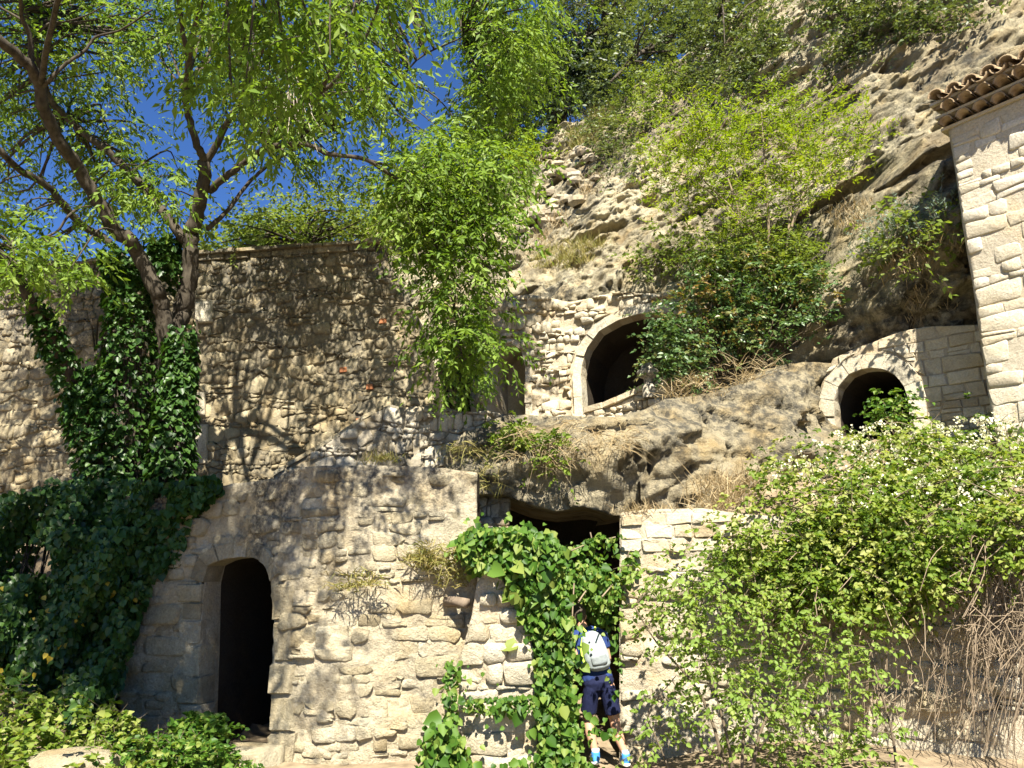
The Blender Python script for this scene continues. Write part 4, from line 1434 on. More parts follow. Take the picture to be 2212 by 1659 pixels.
def foreground_boulder():
    p = W(165, 1655, 7.0)
    n = 16
    V = []
    for k, (zz, rr) in enumerate(((-0.6, 1.0), (-0.1, 1.05), (0.2, 0.9), (0.33, 0.6))):
        for i in range(n):
            a = 2 * math.pi * i / n
            q = rr * (0.85 + 0.3 * rg.random())
            V.append((p[0] + 0.42 * q * math.cos(a), p[1] + 0.3 * q * math.sin(a), p[2] + 0.35 * zz))
    V.append((p[0], p[1], p[2] + 0.12))
    F = [(k * n + i, k * n + (i + 1) % n, (k + 1) * n + (i + 1) % n, (k + 1) * n + i) for k in range(3) for i in range(n)]
    F += [(3 * n + i, 3 * n + (i + 1) % n, 4 * n) for i in range(n)]
    tag(mesh_obj('boulder', V, F, M['stone_hut'], None, True, np.full(len(V), 0.6)), 'pale flat boulder in the undergrowth at the lower left', 'boulder')
foreground_boulder()

def earth_slope():
    fr = smooth_path([W(1545, 1120, 9.35), W(1700, 1120, 9.0), W(1900, 1125, 8.7), W(2300, 1100, 7.8)], 8)
    bk = smooth_path([W(1545, 1040, 10.5), W(1760, 990, 11.5), W(1890, 952, 11.1), W(2300, 935, 9.6)], 8)
    n, m = len(fr), 14
    V = np.array([a * (1 - t) + b * t + np.array([0, 0, 0.12 * math.sin(t * 3.1)]) for a, b in zip(fr, bk) for t in np.linspace(-0.02, 1.0, m)])
    V[:, 2] += fbm(V * 1.4, 3, 13) * 0.10
    F = np.array([(i * m + j, (i + 1) * m + j, (i + 1) * m + j + 1, i * m + j + 1) for i in range(n - 1) for j in range(m - 1)])
    tag(mesh_obj('earth_slope', V, F, M['soil'], None, True), 'overgrown earth slope above the retaining wall', kind='structure')
    return np.array(fr), np.array(bk)
SLF, SLB = earth_slope()
#@@VEG
# ================================================================== PLANTS
vg = np.random.default_rng(99)

# ------------------------------------------------------------------ the big tree
def px_path(pts, n=4):
    return smooth_path([W(u, v, y) for u, v, y in pts], n)

def nearest_on(paths, p):
    best = None
    for path in paths:
        a = np.asarray(path)
        d = np.linalg.norm(a - p, axis=1)
        i = int(np.argmin(d))
        if best is None or d[i] < best[0]:
            best = (d[i], a[i])
    return best[1]

def limb(mb, pts, r0, r1, sides=9, n=5, wob=0.12, name=None):
    p = px_path(pts, n)
    k = len(p)
    r0, r1 = r0 * 0.60, r1 * 0.58
    rr = [r0 + (r1 - r0) * (i / (k - 1)) ** 0.8 for i in range(k)]
    j = [q + np.array([random.gauss(0, 1), random.gauss(0, 1), random.gauss(0, 1)]) * r * 0.10 for q, r in zip(p, rr)]
    tube(mb, j, rr, sides, random.random(), wob)
    return j

def big_tree():
    t = thing('big_tree', 'large leafy tree with ivy-clad leaning trunks on the left', 'tree', W(330, 1080, 10.2))
    tr = MB()
    P = []
    A = lambda *a, **k: P.append(limb(tr, *a, **k))
    # two main stems rising out of the ivy
    A([(320, 1100, 10.3), (350, 930, 10.2), (372, 790, 10.2), (385, 700, 10.2), (402, 640, 10.1), (411, 580, 10.0), (412, 516, 9.9), (420, 480, 9.8), (436, 420, 9.6), (443, 350, 9.4)], 0.26, 0.135, sides=12)
    A([(340, 1060, 10.1), (362, 880, 10.0), (360, 760, 9.9), (353, 690, 9.8), (345, 645, 9.7), (327, 606, 9.6), (300, 553, 9.5), (277, 516, 9.3), (250, 498, 9.2), (217, 443, 9.0), (180, 383, 8.8), (157, 343, 8.6), (130, 310, 8.4), (108, 265, 8.2), (90, 225, 8.0), (86, 188, 7.9), (66, 145, 7.7), (28, 112, 7.5), (-10, 80, 7.3), (-90, 10, 7.0)], 0.20, 0.085, sides=11)
    A([(443, 350, 9.4), (427, 315, 9.2), (407, 250, 9.0), (400, 200, 8.8), (410, 150, 8.5), (395, 70, 8.1), (380, -60, 7.5)], 0.095, 0.04)
    A([(443, 352, 9.4), (466, 316, 9.3), (490, 267, 9.1), (520, 213, 8.8), (545, 150, 8.5), (580, 80, 8.1), (600, -40, 7.4)], 0.085, 0.035)
    A([(452, 412, 9.6), (493, 377, 9.4), (533, 347, 9.2), (573, 320, 9.0), (620, 313, 8.8), (667, 313, 8.6), (713, 333, 8.4), (790, 345, 8.4), (870, 395, 8.8), (950, 440, 9.4)], 0.085, 0.03)
    A([(573, 320, 9.0), (593, 267, 8.8), (627, 227, 8.5), (693, 200, 8.2), (737, 157, 8.0), (800, 60, 7.7), (835, -60, 7.2)], 0.06, 0.028)
    A([(447, 495, 9.8), (493, 453, 9.9), (533, 400, 10.0), (567, 367, 10.1), (617, 333, 10.2), (700, 290, 10.4), (820, 230, 10.6), (900, 130, 10.4), (1000, 80, 10.2)], 0.055, 0.02)
    A([(402, 520, 9.9), (360, 467, 9.9), (320, 417, 9.8), (280, 373, 9.7), (240, 333, 9.6), (187, 293, 9.5), (143, 253, 9.4), (108, 212, 9.2), (80, 120, 9.0), (60, 40, 8.8), (30, -60, 8.5)], 0.12, 0.045)
    A([(90, 190, 7.9), (112, 168, 7.8), (143, 137, 7.8), (183, 110, 7.8), (207, 80, 7.8), (260, 65, 7.7), (330, 20, 7.5)], 0.045, 0.015)
    A([(66, 145, 7.7), (66, 83, 7.6), (47, 33, 7.4), (43, -40, 7.0)], 0.06, 0.03)
    A([(83, 70, 7.6), (107, 50, 7.6), (140, 47, 7.6), (187, 33, 7.5), (230, 10, 7.3)], 0.025, 0.01)
    A([(-60, 270, 8.4), (0, 325, 8.6), (43, 367, 8.9), (100, 400, 9.2), (130, 433, 9.4), (173, 483, 9.7), (217, 510, 9.9), (247, 535, 10.0), (300, 600, 10.2), (345, 690, 10.3)], 0.055, 0.10)
    A([(27, 540, 8.9), (83, 517, 9.0), (123, 500, 9.1), (147, 467, 9.1), (173, 447, 9.2)], 0.018, 0.03)
    # leaning stem at the far left
    A([(240, 1050, 10.2), (185, 880, 10.0), (150, 800, 9.8), (133, 766, 9.7), (100, 706, 9.5), (67, 650, 9.2), (33, 590, 9.0), (0, 556, 8.8), (-60, 500, 8.4), (-140, 380, 8.0)], 0.17, 0.09, sides=11)
    # limbs that reach over the picture towards the viewer
    A([(400, 200, 8.8), (420, 60, 7.6), (470, -120, 6.4), (540, -330, 5.2), (620, -560, 4.4)], 0.07, 0.03)
    A([(86, 188, 7.9), (120, 20, 6.9), (180, -180, 5.8), (250, -420, 4.8)], 0.06, 0.025)
    A([(693, 200, 8.2), (760, 40, 7.2), (840, -160, 6.2), (900, -380, 5.2)], 0.045, 0.02)
    # hanging boughs in the middle of the picture
    A([(790, 345, 8.4), (880, 370, 8.8), (960, 410, 9.1), (1030, 480, 9.2), (1060, 580, 9.2)], 0.03, 0.012)
    A([(870, 395, 8.8), (920, 480, 9.1), (960, 580, 9.2), (985, 690, 9.2), (1000, 780, 9.2)], 0.025, 0.010)
    trunk = tr.build('trunk', M['bark'], t)
    # ---- crown: clumps of hanging leaf sprays
    gaps = [(330, 190, 75, 60), (178, 92, 32, 42), (490, 395, 60, 48), (520, 350, 40, 30), (105, 445, 70, 32), (60, 300, 45, 26), (118, 305, 30, 24), (145, 505, 60, 34), (395, 300, 60, 34), (470, 250, 26, 40),
            (310, 560, 45, 30), (215, 540, 42, 24), (950, 130, 50, 100), (985, 210, 28, 50), (890, 250, 40, 60), (800, 300, 40, 26), (775, 405, 40, 30), (700, 265, 40, 26), (560, 425, 50, 28), (30, 440, 30, 24), (865, 60, 40, 40), (640, 400, 40, 22)]
    def ok(u, v):
        for a, b, c, d in gaps:
            if ((u - a) / (c + 26)) ** 2 + ((v - b) / (d + 26)) ** 2 < 1:
                return False
        return True
    C = []
    def zone(poly, n, y0, y1, chk=True):
        k = 0
        while k < n:
            u, v = sample_poly(poly, 1, vg)[0]
            if chk and not ok(u, v):
                if vg.random() > 0.04:
                    k += 0.3
                    continue
            C.append(W(u, v, y0 + (y1 - y0) * vg.random()))
            k += 1
    zone([(-80, -60), (480, -60), (470, 300), (380, 480), (-80, 470)], 165, 8.6, 12.0)
    zone([(430, -60), (860, -60), (840, 180), (700, 260), (500, 200)], 34, 5.2, 7.0)
    zone([(430, -60), (860, -60), (840, 180), (700, 260), (500, 200)], 60, 9.0, 11.5)
    zone([(500, 200), (860, 180), (960, 330), (900, 420), (700, 420), (480, 330)], 52, 8.4, 10.8)
    zone([(820, -60), (1190, -60), (1120, 180), (1000, 120), (960, 280), (850, 260)], 52, 8.8, 11.0)
    zone([(1020, 60), (1200, 30), (1170, 200), (1090, 230), (960, 320), (900, 330), (1000, 200)], 45, 10.0, 11.4)
    zone([(-60, 440), (240, 470), (200, 580), (-60, 600)], 34, 8.0, 10.4)
    # the hanging mass in front of the cliff
    zone([(850, 330), (1000, 310), (1090, 340), (1130, 390), (1100, 440), (1060, 520), (1020, 600), (995, 670), (975, 730), (945, 660), (915, 570), (890, 480), (860, 420)], 76, 8.7, 9.7, False)
    zone([(955, 640), (1000, 640), (1040, 700), (1085, 755), (1075, 765), (1020, 740), (990, 800), (955, 790)], 18, 8.9, 9.6, False)
    # above the frame, over the place and towards the viewer
    for _ in range(120):
        Y = 2.2 + 6.5 * vg.random()
        x = -7.0 + 7.2 * vg.random()
        z = CAM_Z + 0.86 * math.hypot(Y, 0.25 * x) + 0.7 + 2.6 * vg.random()
        if x > -1.3 and vg.random() < 0.75:
            continue
        if vg.random() < 0.25 + 0.75 * (fbm(np.array([[x * 0.55, Y * 0.55, z * 0.4]]), 2, 5)[0] > -0.1):
            C.append(np.array([x, Y, z]))
    for _ in range(45):  # unseen clumps added to shade the left end of the rubble wall
        C.append(np.array([-8.6 + 3.5 * vg.random(), 6.8 + 2.2 * vg.random(), 7.6 + 3.4 * vg.random()]))
    for _ in range(75):  # unseen clumps added along sun rays to darken the doorway side
        d = 5.0 + 1.2 * vg.random()
        q = np.array([-4.4 + 1.75 * vg.random(), 8.7, 0.3 + 2.1 * vg.random()])
        C.append(q + np.array(SUN_V) / math.cos(math.radians(SUN_EL)) * d)
    for _ in range(110):  # more unseen clumps, put in to shade the hut beside its doorway
        C.append(np.array([-6.6 + 4.3 * vg.random(), 2.2 + 2.2 * vg.random(), 6.3 + 2.9 * vg.random()]))
    C = np.array(C)
    pts, ci, o = clumps(C, 0.36, 13, vg, 0.8)
    D = unit(o * np.array([1, 1, 0.4]) + vg.normal(size=o.shape) * 0.35 + np.array([0, 0, -0.25]))
    rv0 = np.clip(0.5 + vg.normal(size=len(C)) * 0.2, 0, 1)[ci]
    parts = [sprays(pts, D, 0.30, 10, 0.095, 0.19, 'kite', vg, droop=0.45, spread=0.8, hang=0.5, rv0=rv0)]
    crown = leaves_obj('crown', parts, M['leaf_big'], t)
    # twigs that tie the clumps to the limbs
    tw = MB()
    for c in C:
        a = nearest_on(P, c)
        d = np.linalg.norm(c - a)
        if d < 0.1 or d > 4.0:
            continue
        m = (a + c) / 2 + np.array([0, 0, 0.10 * d]) + vg.normal(size=3) * 0.07 * d
        p = smooth_path([a, m, c], 4)
        k = len(p)
        tube(tw, p, [0.006 + 0.010 * min(d, 2) * (1 - i / (k - 1)) for i in range(k)], 5, random.random(), cap=False)
    sel = vg.choice(len(pts), 2200, replace=False)
    spray_twigs(tw, pts[sel], D[sel], 0.34, 0.5, 0.0035)
    o = tw.build('twigs', M['bark'], t)
    o['kind'] = 'stuff'
    # bleached dead twigs hanging among the leaves
    db = MB()
    root = W(630, 235, 8.3)
    tube(db, smooth_path([W(627, 227, 8.5), W(622, 180, 8.35), W(632, 140, 8.2)], 4), [0.016, 0.014, 0.012, 0.011, 0.010, 0.009, 0.008, 0.007, 0.006], 6)
    for du, dv in ((-60, 60), (-35, 95), (-10, 110), (15, 100), (35, 120), (60, 150), (-85, 30), (45, 60), (75, 105), (-20, 50)):
        a = W(630 + du * 0.12, 150 + vg.random() * 50, 8.3)
        b = W(630 + du * 0.55 + vg.normal() * 6, 195 + dv * 0.45, 8.25)
        c = W(630 + du, 190 + dv, 8.2 + 0.2 * vg.normal())
        p = smooth_path([a, b, c], 5)
        tube(db, p, [0.006 * (1 - 0.7 * i / (len(p) - 1)) for i in range(len(p))], 5, random.random(), cap=False)
    o = db.build('dead_twigs', M['twig_pale'], t)
    o['label'] = 'bleached bare dead twigs'
    return P
M['twig_pale'] = mat_simple('bleached_twig', (0.34, 0.30, 0.23), 0.9, 0.1, 0.25, 9.0, 0.2)
BT = big_tree()

# ------------------------------------------------------------------ ivy on the trunks and over the left bank
def ivy():
    t = thing('trunk_ivy', 'dark glossy ivy climbing the tree trunks in front of the rubble wall', 'ivy', W(300, 1080, 9.9))
    def along(path_px, n, r0, r1):
        p = np.array(px_path(path_px, 10))
        k = vg.integers(0, len(p), n)
        tt = k / len(p)
        rad = r0 + (r1 - r0) * tt
        a = vg.random(n) * 2 * math.pi
        r = rad * np.sqrt(vg.random(n) * 0.7 + 0.3)
        q = p[k] + np.stack([np.cos(a) * r, np.sin(a) * r, vg.normal(size=n) * 0.08], -1)
        d = np.stack([np.cos(a), np.sin(a), np.full(n, -0.9)], -1) + vg.normal(size=(n, 3)) * 0.45
        nr = np.stack([np.cos(a), np.sin(a), np.full(n, 0.8)], -1) + vg.normal(size=(n, 3)) * 0.35
        return q, d, nr
    parts = []
    for path, n, r0, r1 in (([(270, 1080, 10.0), (262, 930, 9.95), (275, 800, 9.9), (285, 690, 9.9), (275, 600, 9.9), (262, 560, 9.9)], 2900, 0.44, 0.24),
                            ([(370, 1060, 9.9), (375, 930, 9.85), (383, 830, 9.85), (392, 730, 9.9)], 2000, 0.30, 0.19),
                            ([(355, 600, 10.0), (350, 545, 10.0), (362, 525, 10.0)], 500, 0.25, 0.16),
                            ([(180, 880, 9.9), (140, 790, 9.7), (110, 730, 9.5), (85, 660, 9.3)], 600, 0.22, 0.11),
                            ([(240, 1060, 9.9), (205, 950, 9.9), (190, 880, 9.9), (215, 800, 9.95)], 1300, 0.36, 0.22)):
        q, d, nr = along(path, n, r0, r1)
        parts.append(leaf_arrays(q, d, nr, 0.075 * (0.6 + 0.8 * vg.random(n)), 0.5, 'round', vg))
    leaves_obj('foliage', parts, M['leaf_ivy'], t)
    st = MB()
    for k in range(26):
        u = 190 + 230 * vg.random()
        pts = [(u + vg.normal() * 8, v, 9.95) for v in (1090, 980, 880, 780, 690)]
        p = px_path(pts, 3)
        tube(st, p, [0.012] * len(p), 5, 0.5, cap=False)
    o = st.build('stems', M['bark'], t); o['kind'] = 'stuff'

    t = thing('bank_ivy', 'dense shaded ivy mass spilling down left of the hut doorway', 'ivy', W(180, 1600, 8.6))
    parts = []
    def sheet(poly, n, yf, leaf, mat_unused=None, lift=0.35, out=-0.6):
        uv = sample_poly(poly, n, vg)
        q = np.array([W(u, v, yf(u, v)) for u, v in uv])
        kp = fbm(np.stack([q[:, 0] * 1.6, q[:, 2] * 1.6, q[:, 0] * 0], -1), 3, 29) > -0.42 if n > 1500 else np.ones(n, bool)
        q = q[kp]; n = len(q)
        q[:, 1] -= vg.random(n) * lift
        d = np.stack([vg.normal(size=n) * 0.5, np.full(n, -0.35), np.full(n, -0.8)], -1) + vg.normal(size=(n, 3)) * 0.3
        nr = np.stack([vg.normal(size=n) * 0.4, np.full(n, out), np.full(n, 0.7)], -1) + vg.normal(size=(n, 3)) * 0.35
        return leaf_arrays(q, d, nr, leaf * (0.6 + 0.8 * vg.random(n)), 0.5, 'round', vg)
    yf = lambda u, v: 9.35 - 0.9 * (v - 1050) / 550 + 0.25 * math.sin(u * 0.021) * math.sin(v * 0.017) + 0.2 * math.sin(u * 0.05 + v * 0.03)
    parts.append(sheet([(-80, 1100), (60, 1070), (160, 1040), (330, 1040), (400, 1050), (470, 1035), (485, 1060), (440, 1110), (400, 1130), (350, 1200), (300, 1270), (280, 1400), (240, 1500), (150, 1500), (-80, 1450)], 11000, yf, 0.07, lift=0.45))
    parts.append(sheet([(140, 1140), (330, 1140), (310, 1300), (265, 1480), (170, 1560), (150, 1400)], 2800, lambda u, v: yf(u, v) - 0.35, 0.07, lift=0.3))
    parts.append(sheet([(380, 1050), (470, 1030), (488, 1050), (450, 1090), (390, 1110)], 700, lambda u, v: 8.75, 0.085, lift=0.3))
    parts.append(sheet([(255, 1100), (440, 1100), (400, 1180), (390, 1220), (330, 1250), (255, 1500)], 900, lambda u, v: 8.8, 0.08, lift=0.1))
    leaves_obj('foliage', parts, M['leaf_ivy'], t)
    yl = leaves_obj('yellow_leaves', [sheet([(-20, 1250), (300, 1250), (260, 1500), (-20, 1560)], 60, lambda u, v: yf(u, v) - 0.45, 0.05, lift=0.1)], M['leaf_yellow'], t)
    yl['label'] = 'scattered yellowed leaves'
    st = MB()
    for k in range(30):
        u = -40 + 290 * vg.random()
        p = smooth_path([W(u + vg.normal() * 22, v, yf(u, v) + 0.05) for v in (1540, 1400, 1280, 1150)], 3)
        tube(st, p, [0.01] * len(p), 5, 0.5, cap=False)
    o = st.build('stems', M['bark'], t); o['kind'] = 'stuff'

    # low light-green plants at the foot of the bank
    t = thing('undergrowth_bush', 'sunlit low bramble bush at the lower left corner', 'bush', W(150, 1655, 7.6))
    n = 520
    uv = sample_poly([(-80, 1480), (60, 1470), (200, 1500), (280, 1560), (330, 1600), (300, 1680), (-80, 1700)], n, vg)
    q = np.array([W(u, v, 8.3 - 1.2 * (v - 1480) / 200 + 0.3 * vg.normal()) for u, v in uv])
    D = unit(vg.normal(size=(n, 3)) * 0.6 + np.array([0, -0.5, 0.6]))
    leaves_obj('foliage', [sprays(q, D, 0.20, 8, 0.055, 0.42, 'round', vg, droop=0.5, hang=0.2, spread=0.8)], M['leaf_bank'], t)
    st = MB(); spray_twigs(st, q[:300], D[:300], 0.25, 0.3, 0.004)
    o = st.build('stems', M['twig_dark'], t); o['kind'] = 'stuff'
    t = thing('nettle_patch', 'bright green low plants along the bottom edge below the doorway', 'plant', W(400, 1655, 7.2))
    n = 420
    uv = sample_poly([(200, 1620), (330, 1600), (420, 1600), (500, 1630), (560, 1680), (200, 1720)], n, vg)
    q = np.array([W(u, v, 7.5 + 0.35 * vg.normal()) for u, v in uv])
    D = unit(vg.normal(size=(n, 3)) * 0.6 + np.array([0, -0.3, 0.8]))
    leaves_obj('foliage', [sprays(q, D, 0.18, 10, 0.05, 0.40, 'round', vg, droop=0.5, hang=0.2, spread=0.8)], M['leaf_vine'], t)
    st = MB(); spray_twigs(st, q[:160], D[:160], 0.2, 0.3, 0.004)
    o = st.build('stems', M['twig_dark'], t); o['kind'] = 'stuff'
    t = thing('doorway_weed', 'small dark weed growing beside the hut doorway threshold', 'plant', W(430, 1600, 8.3))
    n = 110
    uv = sample_poly([(370, 1570), (430, 1550), (500, 1575), (505, 1600), (400, 1620)], n, vg)
    q = np.array([W(u, v, 8.3 + 0.1 * vg.normal()) for u, v in uv])
    D = unit(vg.normal(size=(n, 3)) * 0.6 + np.array([0, -0.3, 0.8]))
    leaves_obj('foliage', [sprays(q, D, 0.16, 7, 0.06, 0.40, 'round', vg, droop=0.5, hang=0.2)], M['leaf_vine'], t)
ivy()

# ------------------------------------------------------------------ generic bushes and trees
def bush(name, label, cat, base, C, rad, per, length, k, leaf, wid, kind, mat, twig=None, droop=0.4, hang=0.3, up=0.3, group=None, flat=0.8, stem_r=0.02, tw_n=300, trunk=None, facing=0.75):
    t = thing(name, label, cat, base, group)
    C = np.asarray(C)
    pts, ci, o = clumps(C, rad, per, vg, flat)
    D = unit(o * np.array([1, 1, 0.6]) + vg.normal(size=o.shape) * 0.35 + np.array([0, 0, up]))
    rv0 = np.clip(0.5 + vg.normal(size=len(C)) * 0.22, 0, 1)[ci]
    leaves_obj('crown' if trunk else 'foliage', [sprays(pts, D, length, k, leaf, wid, kind, vg, droop=droop, spread=0.75, hang=hang, rv0=rv0, facing=facing)], mat, t)
    st = MB()
    b = np.asarray(base, float)
    if trunk:
        tm = MB()
        for path, r0, r1 in trunk:
            p = smooth_path([np.asarray(q, float) for q in path], 5)
            kk = len(p)
            tube(tm, p, [r0 + (r1 - r0) * i / (kk - 1) for i in range(kk)], 8, 0.5, 0.15)
        tm.build('trunk', twig or M['bark'], t)
        P = [smooth_path([np.asarray(q, float) for q in path], 8) for path, _, _ in trunk]
    else:
        P = [[b]]
    for c in C:
        a = nearest_on(P, c)
        d = np.linalg.norm(c - a)
        if d < 0.05:
            continue
        m = (a + c) / 2 + vg.normal(size=3) * 0.08 * d + np.array([0, 0, 0.05 * d])
        p = smooth_path([a, m, c], 3)
        kk = len(p)
        tube(st, p, [stem_r * (0.3 + 0.7 * (1 - i / (kk - 1))) for i in range(kk)], 5, 0.5, cap=False)
    if tw_n:
        sel = vg.choice(len(pts), min(tw_n, len(pts)), replace=False)
        spray_twigs(st, pts[sel], D[sel], length, droop * 0.7, 0.0035)
    o = st.build('branches' if trunk else 'stems', twig or M['bark'], t)
    o['kind'] = 'stuff'
    return t

def px_clumps(poly, n, y0, y1):
    uv = sample_poly(poly, n, vg)
    return np.array([W(u, v, y0 + (y1 - y0) * vg.random()) for u, v in uv])

def rock_clumps(poly, n, lift):
    uv = sample_poly(poly, n, vg)
    return np.array([cliff_pt(u, v, lift * vg.random()) for u, v in uv])

def ridge_trees():
    g = None
    R_ = lambda u, v: cliff_pt(u, v)
    def tree(label, base_uv, top, blobs, mat, Yo, leaf=0.10, wid=0.32, kind='kite', rad=0.7, name='evergreen_oak', per=16, r0=0.22, cat='tree'):
        b = W(base_uv[0], base_uv[1], Yo)
        C = []
        for poly, n in blobs:
            uv = sample_poly(poly, n, vg)
            C += [W(u, v, Yo + vg.normal() * 1.0) for u, v in uv]
        tp = W(top[0], top[1], Yo)
        mid = (b + tp) / 2 + np.array([0.2, 0, 0])
        lim = [([b - np.array([0, 0, 0.8]), mid, tp], r0, r0 * 0.35)]
        for k in range(4):
            c = C[vg.integers(len(C))]
            a = b * 0.35 + tp * 0.65
            lim.append(([a, (a + c) / 2 + np.array([0, 0, 0.2]), c], r0 * 0.4, 0.03))
        bush(name, label, cat, b, C, rad, per, 0.38, 8, leaf, wid, kind, mat, M['bark'], droop=0.3, hang=0.2, up=0.2, trunk=lim, stem_r=0.035, tw_n=200)
    tree('dark evergreen tree with thick leaning trunk on the skyline notch', (1192, 300), (1205, 120),
         [([(1080, 160), (1180, 90), (1290, 110), (1330, 200), (1290, 260), (1220, 225), (1130, 245), (1090, 220)], 120), ([(1030, 200), (1110, 190), (1130, 270), (1060, 280), (1000, 260)], 26)], M['leaf_pine'], 23.0, 0.15, 0.24, name='pine_tree', rad=0.75, r0=0.36)
    tree('grey-green tree at the top centre above the pine', (1300, 250), (1300, -20),
         [([(1170, -60), (1420, -60), (1400, 60), (1350, 140), (1230, 110), (1180, 60)], 70)], M['leaf_oak'], 23.5, 0.12, 0.30, rad=0.8)
    tree('evergreen oak leaning over the upper cliff edge', (1440, 190), (1430, 40),
         [([(1340, 60), (1420, -40), (1560, -60), (1600, 40), (1500, 130), (1420, 190), (1350, 220), (1310, 180)], 80)], M['leaf_oak'], 20.5, 0.11, 0.32, rad=0.75)
    tree('evergreen oak at the top edge right of centre', (1600, 70), (1620, -80),
         [([(1530, -100), (1800, -120), (1800, -10), (1680, 60), (1560, 110), (1500, 110)], 70)], M['leaf_oak'], 17.6, 0.095, 0.32, rad=0.65)
    tree('light green young tree below the skyline pine', (1090, 330), (1080, 240),
         [([(1010, 260), (1140, 260), (1180, 320), (1160, 360), (1000, 370), (960, 320)], 46)], M['leaf_big'], 22.5, 0.11, 0.30, rad=0.6, name='young_tree')
    tree('pale olive-green bushy tree behind the left wall', (640, 600), (640, 480),
         [([(440, 560), (500, 500), (580, 455), (680, 450), (780, 460), (830, 430), (840, 530), (700, 545), (440, 575)], 90)], M['leaf_young2'], 14.6, 0.085, 0.30, rad=0.45, name='bushy_tree', r0=0.05)
    tree('leafy shrub tree behind hanging boughs on the slope', (930, 470), (930, 380),
         [([(830, 400), (900, 370), (1040, 370), (1130, 400), (1100, 470), (960, 500), (850, 520)], 46)], M['leaf_oak'], 19.5, 0.10, 0.30, rad=0.55, name='shrub_tree', r0=0.12)
M['leaf_young2'] = mat_leaf('pale_olive_leaf', [(0.09, 0.135, 0.02), (0.14, 0.19, 0.035), (0.20, 0.235, 0.06)], 0.45, 0.5, 0.2)
ridge_trees()

